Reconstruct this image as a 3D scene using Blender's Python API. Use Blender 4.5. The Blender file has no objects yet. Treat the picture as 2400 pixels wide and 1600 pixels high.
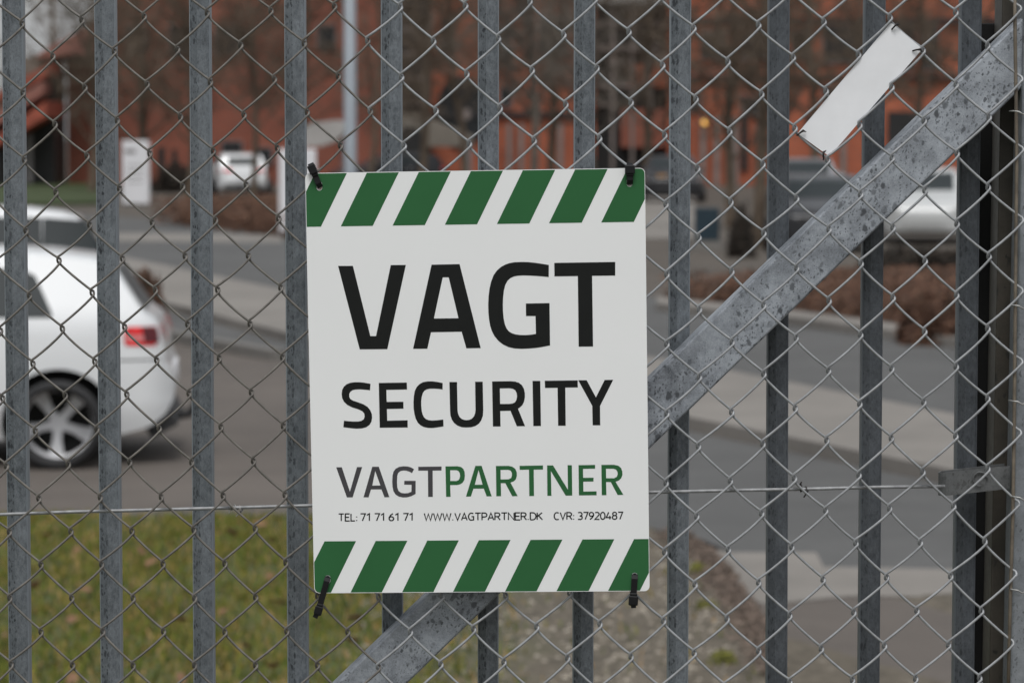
import bpy, bmesh, math, random
from mathutils import Vector, Matrix
from mathutils.geometry import tessellate_polygon
R = math.radians
scene = bpy.context.scene
col = scene.collection

# ------------------------------------------------------------------ camera
EYE = 2.2
TILT = R(3.816)
FPX = 7347.0            # focal length in pixels of the 2400 px wide photograph
cam_d = bpy.data.cameras.new('camera')
cam = bpy.data.objects.new('camera', cam_d)
col.objects.link(cam)
cam.location = (0, 0, EYE)
cam.rotation_euler = (R(90) - TILT, 0, 0)
cam_d.sensor_width = 36.0
cam_d.lens = FPX / 2400 * 36
cam_d.clip_start = 0.1
cam_d.clip_end = 1500
cam_d.dof.use_dof = True
cam_d.dof.focus_distance = 3.70
cam_d.dof.aperture_fstop = 9.6
scene.camera = cam

# ------------------------------------------------------------------ light
w = bpy.data.worlds.new('World')
scene.world = w
w.use_nodes = True
nt = w.node_tree
nt.nodes.clear()
out = nt.nodes.new('ShaderNodeOutputWorld')
bg = nt.nodes.new('ShaderNodeBackground')
hs = nt.nodes.new('ShaderNodeHueSaturation')
sky = nt.nodes.new('ShaderNodeTexSky')
sky.sky_type = 'NISHITA'
sky.sun_disc = False
SUN_EL, SUN_AZ = 62, 183       # azimuth clockwise from +Y
sky.sun_elevation = R(SUN_EL)
sky.sun_rotation = R(SUN_AZ)
sky.dust_density = 4.0
sky.air_density = 1.2
hs.inputs['Saturation'].default_value = 0.30
bg.inputs['Strength'].default_value = 0.12
nt.links.new(sky.outputs[0], hs.inputs['Color'])
cl = nt.nodes.new('ShaderNodeMix'); cl.data_type = 'RGBA'      # thick even cloud over the clear sky
cl.inputs[0].default_value = 0.62
cl.inputs[7].default_value = (2.75, 2.82, 2.90, 1)
nt.links.new(hs.outputs[0], cl.inputs[6])
nt.links.new(cl.outputs[2], bg.inputs[0])
nt.links.new(bg.outputs[0], out.inputs[0])
sd = bpy.data.lights.new('overcast_sun', 'SUN')
sd.energy = 1.1
sd.angle = R(22)
sd.color = (1.0, 0.995, 0.985)
so = bpy.data.objects.new('overcast_sun', sd)
col.objects.link(so)
az, el = R(SUN_AZ), R(SUN_EL)
sdir = Vector((math.sin(az) * math.cos(el), math.cos(az) * math.cos(el), math.sin(el)))
so.rotation_euler = sdir.to_track_quat('Z', 'Y').to_euler()
so.location = (0, -5, 20)
scene.view_settings.view_transform = 'Standard'
scene.view_settings.look = 'None'
scene.view_settings.exposure = 0.62
scene.view_settings.gamma = 1.0
scene.render.engine = 'CYCLES'

# ------------------------------------------------------------------ measuring helpers
CT, ST = math.cos(TILT), math.sin(TILT)
def ray(px, py):
    a = (px - 1200) / FPX
    b = -(py - 800) / FPX
    return Vector((a, CT + b * ST, -ST + b * CT))
def at(px, py, Y):
    d = ray(px, py)
    return Vector((0, 0, EYE)) + d * (Y / d.y)
def ground(px, py, z=0.0):
    d = ray(px, py)
    return Vector((0, 0, EYE)) + d * ((z - EYE) / d.z)

# ------------------------------------------------------------------ materials
def new_mat(name):
    m = bpy.data.materials.new(name)
    m.use_nodes = True
    return m, m.node_tree, m.node_tree.nodes['Principled BSDF']
def ramp(nt, src, stops):
    r = nt.nodes.new('ShaderNodeValToRGB')
    e = r.color_ramp.elements
    while len(e) < len(stops):
        e.new(0.5)
    for i, (p, c) in enumerate(stops):
        e[i].position = p
        e[i].color = (*c, 1) if len(c) == 3 else c
    nt.links.new(src, r.inputs[0])
    return r.outputs[0]
def coords(nt, scale=(1, 1, 1), rand=True):
    tc = nt.nodes.new('ShaderNodeTexCoord')
    mp = nt.nodes.new('ShaderNodeMapping')
    mp.inputs['Scale'].default_value = scale
    src = tc.outputs['Object']
    if rand:
        oi = nt.nodes.new('ShaderNodeObjectInfo')
        mul = nt.nodes.new('ShaderNodeMath'); mul.operation = 'MULTIPLY'
        mul.inputs[1].default_value = 37.0
        nt.links.new(oi.outputs['Random'], mul.inputs[0])
        va = nt.nodes.new('ShaderNodeVectorMath'); va.operation = 'ADD'
        nt.links.new(src, va.inputs[0]); nt.links.new(mul.outputs[0], va.inputs[1])
        src = va.outputs[0]
    nt.links.new(src, mp.inputs[0])
    return mp.outputs[0]
def noise(nt, vec, scale, detail=4, rough=0.6):
    n = nt.nodes.new('ShaderNodeTexNoise')
    n.inputs['Scale'].default_value = scale
    n.inputs['Detail'].default_value = detail
    n.inputs['Roughness'].default_value = rough
    nt.links.new(vec, n.inputs['Vector'])
    return n.outputs[0]
def mix(nt, fac, a, b, mode='MIX'):
    m = nt.nodes.new('ShaderNodeMix'); m.data_type = 'RGBA'; m.blend_type = mode
    for sock, v in ((m.inputs[0], fac), (m.inputs[6], a), (m.inputs[7], b)):
        if isinstance(v, (int, float)):
            sock.default_value = v
        elif isinstance(v, tuple):
            sock.default_value = (*v, 1)
        else:
            nt.links.new(v, sock)
    return m.outputs[2]
def math_n(nt, op, a, b=None, clamp=False):
    m = nt.nodes.new('ShaderNodeMath'); m.operation = op; m.use_clamp = clamp
    for i, v in enumerate((a, b)):
        if v is None: continue
        if isinstance(v, (int, float)): m.inputs[i].default_value = v
        else: nt.links.new(v, m.inputs[i])
    return m.outputs[0]
def bump(nt, bs, h, strength, dist):
    b = nt.nodes.new('ShaderNodeBump')
    b.inputs['Strength'].default_value = strength
    b.inputs['Distance'].default_value = dist
    nt.links.new(h, b.inputs['Height'])
    nt.links.new(b.outputs[0], bs.inputs['Normal'])
def simple(name, c, rough=0.6, metal=0.0, var=0.15, scale=8.0, coat=0.0, rand=True):
    m, nt, bs = new_mat(name)
    v = coords(nt, rand=rand)
    n = noise(nt, v, scale)
    c0 = tuple(x * (1 - var) for x in c); c1 = tuple(min(1, x * (1 + var)) for x in c)
    nt.links.new(ramp(nt, n, [(0.3, c0), (0.7, c1)]), bs.inputs['Base Color'])
    bs.inputs['Roughness'].default_value = rough
    bs.inputs['Metallic'].default_value = metal
    bs.inputs['Coat Weight'].default_value = coat
    bs.inputs['Coat Roughness'].default_value = 0.08
    return m
def galvanised(name, dark, light, spot_amount, spot_scale, spot_col, metal=0.2, mott=60, soft=9.0, stretch=1.0, warp_amt=1.0, tube=False, patch_lo=0.30):
    """Weathered zinc: cloudy grey, fine grain and dark damp spots that run a little downwards."""
    m, nt, bs = new_mat(name)
    v = coords(nt)
    big = noise(nt, v, 9, 3)
    mpg = nt.nodes.new('ShaderNodeMapping'); mpg.inputs['Scale'].default_value = (1.0, 1.0, stretch); nt.links.new(v, mpg.inputs[0])
    fine = noise(nt, mpg.outputs[0], mott, 6, 0.78)
    grain = noise(nt, v, 600, 2, 0.8)
    f = math_n(nt, 'ADD', math_n(nt, 'MULTIPLY', big, 0.35), math_n(nt, 'MULTIPLY', fine, 0.5))
    f = math_n(nt, 'ADD', f, math_n(nt, 'MULTIPLY', grain, 0.2))
    base = ramp(nt, f, [(0.36, dark), (0.68, light)])
    warp = noise(nt, v, 110, 2)
    vv = nt.nodes.new('ShaderNodeVectorMath'); vv.operation = 'MULTIPLY_ADD'
    comb = nt.nodes.new('ShaderNodeCombineXYZ')
    for i in range(3): nt.links.new(warp, comb.inputs[i])
    nt.links.new(comb.outputs[0], vv.inputs[0]); vv.inputs[1].default_value = (0.007 * warp_amt, 0.004 * warp_amt, 0.012 * warp_amt)
    nt.links.new(v, vv.inputs[2])
    spots = None
    sp_ = nt.nodes.new('ShaderNodeSeparateXYZ'); nt.links.new(vv.outputs[0], sp_.inputs[0])
    c2 = nt.nodes.new('ShaderNodeCombineXYZ')
    nt.links.new(math_n(nt, 'ADD', sp_.outputs[0], sp_.outputs[1]), c2.inputs[0]); nt.links.new(sp_.outputs[2], c2.inputs[1])
    patch = math_n(nt, 'MULTIPLY', math_n(nt, 'SUBTRACT', noise(nt, v, 11, 2), patch_lo), 4.0, True)
    for k, (sx_, sz_) in enumerate(spot_scale):
        k_ = k; k = min(k, len(spot_amount) - 1)
        mp = nt.nodes.new('ShaderNodeMapping')
        mp.inputs['Scale'].default_value = (sx_, sz_, 1)
        mp.inputs['Location'].default_value = (k_ * 3.7, k_ * 1.9, 0)
        nt.links.new(c2.outputs[0], mp.inputs[0])
        vo = nt.nodes.new('ShaderNodeTexVoronoi')
        vo.voronoi_dimensions = '2D'
        vo.inputs['Scale'].default_value = 1.0
        nt.links.new(mp.outputs[0], vo.inputs['Vector'])
        sep = nt.nodes.new('ShaderNodeSeparateColor')
        nt.links.new(vo.outputs['Color'], sep.inputs[0])
        t = math_n(nt, 'SUBTRACT', sep.outputs[0], 1 - spot_amount[k])
        on = math_n(nt, 'MULTIPLY', t, 200.0, True)
        rad = math_n(nt, 'MULTIPLY', math_n(nt, 'ADD', math_n(nt, 'MULTIPLY', t, 0.22 / spot_amount[k]), 0.17), math_n(nt, 'MULTIPLY', on, patch))
        d = math_n(nt, 'SUBTRACT', rad, vo.outputs['Distance'])
        s = math_n(nt, 'MULTIPLY', math_n(nt, 'MULTIPLY', d, soft, True), math_n(nt, 'ADD', math_n(nt, 'MULTIPLY', sep.outputs[1], 0.6), 0.4))
        spots = s if spots is None else math_n(nt, 'MAXIMUM', spots, s)
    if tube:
        # rolled tube: damp stains gather on one side of the weld seam, corner highlights are painted in as a lighter tone
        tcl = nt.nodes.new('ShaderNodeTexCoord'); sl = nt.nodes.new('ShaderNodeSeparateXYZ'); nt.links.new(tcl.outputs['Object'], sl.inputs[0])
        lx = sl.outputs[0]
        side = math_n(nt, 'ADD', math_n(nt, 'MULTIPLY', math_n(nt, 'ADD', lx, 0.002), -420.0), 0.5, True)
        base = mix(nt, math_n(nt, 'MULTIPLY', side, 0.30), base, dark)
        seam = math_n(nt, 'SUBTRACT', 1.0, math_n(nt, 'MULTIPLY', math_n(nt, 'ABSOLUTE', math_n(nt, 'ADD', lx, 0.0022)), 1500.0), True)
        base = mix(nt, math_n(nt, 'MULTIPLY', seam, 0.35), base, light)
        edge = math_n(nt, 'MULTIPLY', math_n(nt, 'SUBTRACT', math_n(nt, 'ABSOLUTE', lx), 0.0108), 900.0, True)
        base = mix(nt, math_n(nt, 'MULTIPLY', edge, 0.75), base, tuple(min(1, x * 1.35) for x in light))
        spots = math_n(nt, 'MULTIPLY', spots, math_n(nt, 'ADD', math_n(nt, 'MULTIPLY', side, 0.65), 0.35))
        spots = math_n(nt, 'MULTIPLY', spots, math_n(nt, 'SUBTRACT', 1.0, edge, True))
    c = mix(nt, math_n(nt, 'MULTIPLY', spots, 0.9), base, spot_col)
    nt.links.new(c, bs.inputs['Base Color'])
    bs.inputs['Metallic'].default_value = metal
    nt.links.new(ramp(nt, fine, [(0.3, (0.62,) * 3), (0.7, (0.45,) * 3)]), bs.inputs['Roughness'])
    bump(nt, bs, fine, 0.25, 0.0008)
    return m

M = {}
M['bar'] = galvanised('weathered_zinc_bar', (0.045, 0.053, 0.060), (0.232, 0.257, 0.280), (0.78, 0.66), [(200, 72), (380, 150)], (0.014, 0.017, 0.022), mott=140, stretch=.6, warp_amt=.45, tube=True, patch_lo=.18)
M['bar_dark'] = galvanised('dim_reflection_zinc_bar', (0.030, 0.035, 0.040), (0.118, 0.130, 0.145), (0.55, 0.45), [(200, 72), (380, 150)], (0.014, 0.016, 0.02), mott=140, stretch=.6, warp_amt=.45, tube=True, patch_lo=.24)  # right-hand bars: their dimmer reflection is put into the zinc colour
M['brace'] = galvanised('spotted_zinc_brace', (0.090, 0.100, 0.115), (0.47, 0.505, 0.55), (0.62, 0.52), [(82, 60), (165, 120), (300, 210)], (0.050, 0.055, 0.062), mott=42, soft=7.0, warp_amt=.8, patch_lo=.28)
M['post'] = galvanised('zinc_post', (0.12, 0.132, 0.142), (0.27, 0.288, 0.306), (0.3, 0.3), [(120, 70), (260, 150)], (0.08, 0.086, 0.092))
M['strap'] = galvanised('dull_zinc_strap', (0.065, 0.068, 0.068), (0.155, 0.16, 0.162), (0.3, 0.3), [(140, 90), (260, 150)], (0.06, 0.06, 0.06))
M['brown_post'] = galvanised('dark_brown_steel', (0.026, 0.023, 0.017), (0.068, 0.058, 0.045), (0.35, 0.3), [(60, 25), (120, 60)], (0.012, 0.012, 0.010), metal=0.0, mott=30)
M['rod'] = simple('brownish_rod', (0.15, 0.125, 0.095), 0.55, 0.2, 0.35, 40)
M['wire'] = simple('bright_wire', (0.29, 0.30, 0.31), 0.45, 0.15, 0.22, 60)
M['wire_old'] = simple('dull_wire', (0.138, 0.128, 0.115), 0.55, 0.1, 0.30, 60)
M['tension'] = simple('tension_wire', (0.25, 0.255, 0.26), 0.5, 0.2, 0.30, 90)
M['tie'] = simple('small_tie_wire', (0.33, 0.33, 0.32), 0.45, 0.4, 0.3, 90)
M['tie_dark'] = simple('rusty_twist', (0.035, 0.03, 0.028), 0.6, 0.2, 0.3, 90)
M['black'] = simple('black_nylon', (0.006, 0.006, 0.007), 0.45, 0, 0.1, 40)
M['black'].node_tree.nodes['Principled BSDF'].inputs['Specular IOR Level'].default_value = 0.3
M['rubber'] = simple('black_rubber', (0.006, 0.006, 0.006), 0.8, 0, 0.2, 20)
def board_mat(name, c, var, rough, scale=30):
    return simple(name, c, rough, 0, var, scale, coat=0.0, rand=False)
M['board'] = board_mat('white_board', (0.80, 0.81, 0.81), 0.012, 0.45, 6)
M['plate'] = board_mat('white_plate', (0.76, 0.77, 0.79), 0.05, 0.4, 18)
M['green'] = board_mat('green_print', (0.027, 0.118, 0.042), 0.05, 0.5, 9)
M['ink'] = board_mat('black_print', (0.0095, 0.0105, 0.010), 0.08, 0.6, 60)
M['grey_ink'] = board_mat('grey_print', (0.062, 0.060, 0.065), 0.06, 0.5, 60)
for k in ('ink', 'green', 'grey_ink'): M[k].node_tree.nodes['Principled BSDF'].inputs['Specular IOR Level'].default_value = 0.18

def ground_mat(name, c, var=0.25, grain=40, rough=0.9):
    m, nt, bs = new_mat(name)
    v = coords(nt, rand=False)
    a = noise(nt, v, 0.35, 4); b = noise(nt, v, grain, 5, 0.8); e = noise(nt, v, 2.2, 4)
    f = math_n(nt, 'ADD', math_n(nt, 'MULTIPLY', a, 0.45), math_n(nt, 'MULTIPLY', b, 0.25))
    f = math_n(nt, 'ADD', f, math_n(nt, 'MULTIPLY', e, 0.3))
    nt.links.new(ramp(nt, f, [(0.38, tuple(x * (1 - var) for x in c)), (0.62, tuple(x * (1 + var) for x in c))]), bs.inputs['Base Color'])
    bs.inputs['Roughness'].default_value = rough
    return m
M['asphalt'] = ground_mat('asphalt', (0.081, 0.081, 0.079), 0.2)
M['tarmac'] = ground_mat('brownish_tarmac', (0.100, 0.085, 0.073), 0.2)
M['concrete'] = ground_mat('pale_concrete', (0.195, 0.180, 0.162), 0.18)
M['kerb'] = ground_mat('kerb_stone', (0.16, 0.152, 0.14), 0.15)
M['soil'] = ground_mat('soil', (0.062, 0.046, 0.034), 0.5, 12)
M['far_ground'] = ground_mat('far_ground', (0.078, 0.065, 0.052), 0.3, 5)
M['lawn'] = ground_mat('lawn', (0.030, 0.048, 0.008), 0.3, 8)
def turf_mat():
    m, nt, bs = new_mat('turf_soil')
    v = coords(nt, rand=False)
    n = noise(nt, v, 1.1, 5); n2 = noise(nt, v, 9, 5, 0.8)
    g = ramp(nt, n2, [(0.35, (0.035, 0.05, 0.012)), (0.55, (0.075, 0.085, 0.025)), (0.7, (0.12, 0.10, 0.045))])
    s = ramp(nt, n2, [(0.35, (0.055, 0.046, 0.032)), (0.6, (0.125, 0.105, 0.078)), (0.68, (0.25, 0.22, 0.18))])
    tc = nt.nodes.new('ShaderNodeTexCoord'); sx = nt.nodes.new('ShaderNodeSeparateXYZ')
    nt.links.new(tc.outputs['Object'], sx.inputs[0])
    f = math_n(nt, 'ADD', math_n(nt, 'MULTIPLY', sx.outputs[0], 1.1), math_n(nt, 'MULTIPLY', n, 1.4))
    f = math_n(nt, 'ADD', f, 0.1, True)
    nt.links.new(mix(nt, f, g, s), bs.inputs['Base Color'])
    bs.inputs['Roughness'].default_value = 0.95
    return m
M['turf'] = turf_mat()
def brick_mat(name, a, b, mortar, rough=0.85):
    m, nt, bs = new_mat(name)
    v = coords(nt, rand=False)
    mp = nt.nodes.new('ShaderNodeMapping'); mp.inputs['Rotation'].default_value = (R(90), 0, 0)
    nt.links.new(v, mp.inputs[0])
    br = nt.nodes.new('ShaderNodeTexBrick')
    br.inputs['Scale'].default_value = 1.0
    br.inputs['Brick Width'].default_value = 0.24; br.inputs['Row Height'].default_value = 0.067
    br.inputs['Mortar Size'].default_value = 0.009
    br.inputs['Color1'].default_value = (*a, 1); br.inputs['Color2'].default_value = (*b, 1); br.inputs['Mortar'].default_value = (*mortar, 1)
    nt.links.new(mp.outputs[0], br.inputs['Vector'])
    n = noise(nt, v, 0.5, 5, 0.7)
    nt.links.new(mix(nt, 1.0, br.outputs[0], ramp(nt, n, [(0.3, (0.66, 0.6, 0.58)), (0.7, (1.12, 1.1, 1.08))]), 'MULTIPLY'), bs.inputs['Base Color'])
    bs.inputs['Roughness'].default_value = rough
    return m
M['brick'] = brick_mat('orange_brick', (0.50, 0.122, 0.050), (0.42, 0.102, 0.044), (0.20, 0.13, 0.10))
M['brick2'] = brick_mat('red_brick', (0.32, 0.086, 0.048), (0.26, 0.072, 0.042), (0.15, 0.10, 0.08))
M['tile'] = simple('red_roof_tile', (0.30, 0.075, 0.045), 0.8, 0, 0.25, 3)
M['tile_pale'] = simple('dusty_roof_tile', (0.26, 0.115, 0.09), 0.8, 0, 0.25, 3)
M['dark'] = simple('dark_opening', (0.012, 0.012, 0.012), 0.6, 0, 0.2, 2)
M['glass'] = simple('window_glass', (0.02, 0.022, 0.024), 0.12, 0, 0.2, 2)
M['greyframe'] = simple('grey_frame', (0.19, 0.18, 0.18), 0.6, 0, 0.15, 3)
M['stone'] = simple('grey_pilaster', (0.20, 0.165, 0.15), 0.8, 0, 0.2, 2)
M['beige'] = simple('beige_canopy', (0.17, 0.15, 0.125), 0.8, 0, 0.15, 2)
M['fabric'] = simple('pale_awning', (0.40, 0.385, 0.37), 0.7, 0, 0.08, 2)
M['pylon'] = simple('white_pylon', (0.70, 0.70, 0.72), 0.4, 0, 0.04, 2)
M['lamp'] = simple('painted_post', (0.26, 0.29, 0.32), 0.5, 0.2, 0.08, 2)
M['blue'] = simple('blue_panel', (0.008, 0.024, 0.036), 0.5, 0, 0.2, 4)
M['bark'] = simple('bare_bark', (0.105, 0.078, 0.055), 0.9, 0, 0.4, 6)
M['bark2'] = simple('pale_bark', (0.13, 0.11, 0.09), 0.9, 0, 0.4, 6)
M['white_paint'] = simple('white_car_paint', (0.74, 0.755, 0.765), 0.3, 0, 0.01, 2, coat=0.7)
M['grey_paint'] = simple('dark_grey_car_paint', (0.022, 0.023, 0.026), 0.35, 0.1, 0.05, 2, coat=0.3)
M['silver_paint'] = simple('silver_car_paint', (0.30, 0.30, 0.31), 0.3, 0.4, 0.03, 2, coat=0.8)
M['car_glass'] = simple('car_glass', (0.022, 0.028, 0.030), 0.3, 0, 0.1, 2)
M['tyre'] = simple('tyre_rubber', (0.016, 0.016, 0.017), 0.75, 0, 0.2, 12)
M['rim'] = simple('alloy_rim', (0.86, 0.86, 0.88), 0.35, 0.0, 0.05, 6)
M['liner'] = simple('wheel_liner', (0.010, 0.010, 0.010), 0.9, 0, 0.2, 6)
M['red_lens'] = simple('red_lens', (0.70, 0.010, 0.014), 0.2, 0, 0.35, 9, coat=0.4)
M['dark_lens'] = simple('dark_red_lens', (0.11, 0.012, 0.018), 0.3, 0, 0.3, 9, coat=0.1)
M['clear_lens'] = simple('pale_red_lens', (0.62, 0.20, 0.20), 0.15, 0, 0.1, 9, coat=0.8)
M['trim'] = simple('black_trim', (0.015, 0.015, 0.016), 0.6, 0, 0.2, 9)
m, nt_, bs_ = new_mat('lit_lamp'); bs_.inputs['Base Color'].default_value = (0.8, 0.45, 0.1, 1)
bs_.inputs['Emission Color'].default_value = (1.0, 0.52, 0.12, 1); bs_.inputs['Emission Strength'].default_value = 0.75
M['lit'] = m
M['amber'] = simple('amber_panel', (0.42, 0.20, 0.03), 0.5, 0, 0.1, 4)
def leafy(name, stops):
    m, nt, bs = new_mat(name)
    g = nt.nodes.new('ShaderNodeNewGeometry')
    c = ramp(nt, g.outputs['Random Per Island'], stops)
    nt.links.new(c, bs.inputs['Base Color'])
    bs.inputs['Roughness'].default_value = 0.85
    return m
M['hedge'] = leafy('withered_beech_leaves', [(0.0, (0.035, 0.020, 0.013)), (0.5, (0.105, 0.050, 0.030)), (1.0, (0.17, 0.088, 0.052))])
M['grass'] = leafy('grass_blades', [(0.0, (0.05, 0.085, 0.006)), (0.45, (0.125, 0.155, 0.010)), (0.74, (0.23, 0.185, 0.028)), (1.0, (0.42, 0.26, 0.12))])
M['weed'] = leafy('yellow_green_leaves', [(0.0, (0.06, 0.065, 0.014)), (1.0, (0.21, 0.21, 0.02))])
M['leaf'] = leafy('fallen_leaves', [(0.0, (0.12, 0.055, 0.028)), (1.0, (0.28, 0.16, 0.09))])
M['dark_leaf'] = leafy('dark_leaves', [(0.0, (0.010, 0.010, 0.008)), (1.0, (0.05, 0.036, 0.026))])
M['litter'] = leafy('dead_litter', [(0.0, (0.05, 0.036, 0.028)), (0.6, (0.12, 0.088, 0.068)), (1.0, (0.20, 0.15, 0.12))])
M['chip'] = leafy('pale_gravel', [(0.0, (0.12, 0.10, 0.075)), (1.0, (0.38, 0.34, 0.28))])

M['car_glass'].node_tree.nodes['Principled BSDF'].inputs['Specular IOR Level'].default_value = 0.2
# ------------------------------------------------------------------ mesh helpers
class MB:
    def __init__(s): s.v = []; s.f = []; s.m = []
    def add(s, vs, fs, mi=0):
        b = len(s.v); s.v += [tuple(p) for p in vs]
        for f in fs: s.f.append(tuple(b + i for i in f)); s.m.append(mi)
    def box(s, c, d, rot=None, mi=0):
        x, y, z = (k / 2 for k in d); vs = []
        for a in (-1, 1):
            for b in (-1, 1):
                for e in (-1, 1):
                    p = Vector((a * x, b * y, e * z))
                    if rot is not None: p = rot @ p
                    vs.append(p + Vector(c))
        s.add(vs, [(0, 1, 3, 2), (4, 6, 7, 5), (0, 4, 5, 1), (2, 3, 7, 6), (0, 2, 6, 4), (1, 5, 7, 3)], mi)
    def tube(s, pts, r, n=8, cap=True, mi=0):
        pts = [Vector(p) for p in pts]; rs = r if isinstance(r, (list, tuple)) else [r] * len(pts)
        up = None; rings = []
        for i, p in enumerate(pts):
            t = (pts[min(i + 1, len(pts) - 1)] - pts[max(i - 1, 0)])
            if t.length < 1e-9: t = Vector((0, 0, 1))
            t.normalize()
            if up is None:
                a = Vector((0, 1, 0)) if abs(t.y) < 0.9 else Vector((1, 0, 0))
                up = (a - t * a.dot(t)).normalized()
            else:
                up = up - t * up.dot(t)
                up = up.normalized() if up.length > 1e-6 else t.orthogonal().normalized()
            q = t.cross(up)
            rings.append([p + (up * math.cos(6.2832 * k / n) + q * math.sin(6.2832 * k / n)) * rs[i] for k in range(n)])
        vs = [v for rg in rings for v in rg]; fs = []
        for i in range(len(pts) - 1):
            for k in range(n):
                fs.append((i * n + k, i * n + (k + 1) % n, (i + 1) * n + (k + 1) % n, (i + 1) * n + k))
        if cap:
            fs.append(tuple(range(n - 1, -1, -1))); fs.append(tuple((len(pts) - 1) * n + k for k in range(n)))
        s.add(vs, fs, mi)
    def prism(s, poly, y0, y1, mi=0):
        """poly in (x,z), extruded in y"""
        n = len(poly)
        vs = [(x, y0, z) for x, z in poly] + [(x, y1, z) for x, z in poly]
        fs = [tuple(range(n)), tuple(range(2 * n - 1, n - 1, -1))]
        fs += [(i, i + n, (i + 1) % n + n, (i + 1) % n) for i in range(n)]
        s.add(vs, fs, mi)
    def build(s, name, mat, parent=None, smooth=False, loc=None, fix=False):
        me = bpy.data.meshes.new(name)
        vs = s.v
        if loc is not None: vs = [(a - loc[0], b - loc[1], c - loc[2]) for a, b, c in vs]
        me.from_pydata(vs, [], s.f)
        mats = mat if isinstance(mat, (list, tuple)) else [mat]
        for k in mats: me.materials.append(k)
        if len(mats) > 1:
            for p, mi in zip(me.polygons, s.m): p.material_index = mi
        if fix:
            bm = bmesh.new(); bm.from_mesh(me); bmesh.ops.recalc_face_normals(bm, faces=bm.faces); bm.to_mesh(me); bm.free()
        if smooth:
            for p in me.polygons: p.use_smooth = True
        o = bpy.data.objects.new(name, me); col.objects.link(o)
        if loc is not None: o.location = loc
        if parent is not None: o.parent = parent
        return o
def empty(name, loc=(0, 0, 0), rz=0):
    o = bpy.data.objects.new(name, None); o.empty_display_size = 0.1
    o.location = loc; o.rotation_euler = (0, 0, rz); col.objects.link(o); return o
def tag(o, label=None, cat=None, group=None, kind=None):
    if label: o['label'] = label
    if cat: o['category'] = cat
    if group: o['group'] = group
    if kind: o['kind'] = kind
    return o
def copy_tree(o, parent=None):
    kids = list(o.children)
    c = o.copy(); col.objects.link(c)
    if parent is not None: c.parent = parent
    for k in kids: copy_tree(k, c)
    return c
def bevel(o, wd, seg=2, ang=30):
    b = o.modifiers.new('bevel', 'BEVEL'); b.width = wd; b.segments = seg; b.limit_method = 'ANGLE'; b.angle_limit = R(ang)
    for p in o.data.polygons: p.use_smooth = True
    b.harden_normals = True
    return o
def loc_parent(o, root):
    """part already has world coordinates in its location: move it into the thing's space"""
    o.parent = root; o.location = Vector(o.location) - Vector(root.location); return o

# ================================================================== GROUND
def flat(name, pts, z, mat, kind='structure', thick=0.0, world=False):
    if not world: pts = [ground(x, y) for x, y in pts]
    mb = MB(); n = len(pts)
    mb.add([(p[0], p[1], z) for p in pts], [tuple(range(n))])
    if thick:
        mb.add([(p[0], p[1], z) for p in pts] + [(p[0], p[1], z - thick) for p in pts], [(i, (i + 1) % n, (i + 1) % n + n, i + n) for i in range(n)])
    o = mb.build(name, mat, fix=True)
    if o.data.polygons[0].normal.z < 0: o.data.flip_normals()
    tag(o, kind=kind)
    return o
flat('ground', [(-700, 14), (700, 14), (700, 900), (-700, 900)], 0.0, M['far_ground'], world=True)
# near bank the gate stands on: one sheet, 0.6 m high at the gate and level with the car park from 11 m on
def bank_z(x, y):
    t = min(1, max(0, (y - 5.0) / 6.5))
    return 0.008 + 0.60 * (1 - t * t * (3 - 2 * t)) + 0.012 * math.sin(x * 2.1 + y) * (1 if y < 17 else 0)
mb = MB(); nx, ny = 60, 60
for j in range(ny + 1):
    for i in range(nx + 1):
        x = -9 + 18 * i / nx; y = -6 + 21.5 * j / ny
        mb.v.append((x, y, bank_z(x, y) - (0.03 if y > 14.9 else 0)))
for j in range(ny):
    for i in range(nx):
        a = j * (nx + 1) + i; mb.f.append((a, a + 1, a + nx + 2, a + nx + 1)); mb.m.append(0)
# verge outline (left lawn and the soil patch behind the sign)
tag(mb.build('near_bank', M['turf'], smooth=True), kind='structure')
verge_pts = [(-700, 1209), (0, 1207), (450, 1212), (720, 1214), (1100, 1225), (1500, 1240), (1622, 1262), (1690, 1330), (1740, 1405), (1790, 1480), (1835, 1600), (1880, 1760), (-700, 1760)]
# car park, road, pavements: long strips measured on the ground
flat('car_park', [(-900, 700), (60, 745), (380, 786), (668, 838), (1100, 925), (1615, 1012), (2240, 1142), (3300, 1370), (3300, 2400), (-900, 2400)], 0.004, M['tarmac'])
flat('driveway', [(668, 838), (1100, 900), (1615, 1012), (2240, 1142), (3300, 1370), (3300, 1480), (2240, 1337), (1930, 1331), (1913, 1297), (1712, 1297), (1480, 1250), (1200, 1120), (900, 960)], 0.008, M['asphalt'])
flat('apron', [(1600, 1250), (1712, 1297), (1913, 1297), (1930, 1331), (2240, 1337), (3300, 1480), (3300, 1560), (2240, 1402), (1990, 1400), (1800, 1420), (1720, 1400)], 0.008, M['concrete'])
flat('verge', verge_pts, 0.012, M['turf'])
flat('road', [(-900, 440), (150, 500), (470, 521), (800, 590), (1500, 690), (1856, 745), (2240, 815), (3300, 985), (3300, 1215), (2240, 998), (1700, 889), (1180, 797), (680, 697), (272, 609), (-900, 400)][:14] + [(-900, 560)], 0.008, M['asphalt'])
flat('pavement', [(272, 612), (680, 699), (1180, 799), (1700, 892), (2240, 1001), (3300, 1218), (3300, 1366), (2240, 1139), (1615, 1008), (1100, 903), (668, 800), (380, 724), (272, 690)], 0.10, M['concrete'], thick=0.1)
flat('gutter', [(272, 694), (380, 728), (668, 804), (1100, 907), (1100, 930), (664, 845), (381, 792), (272, 760)], 0.012, M['asphalt'])
flat('far_pavement', [(180, 546), (660, 552), (660, 570), (180, 566)], 0.014, M['concrete'])
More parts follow.
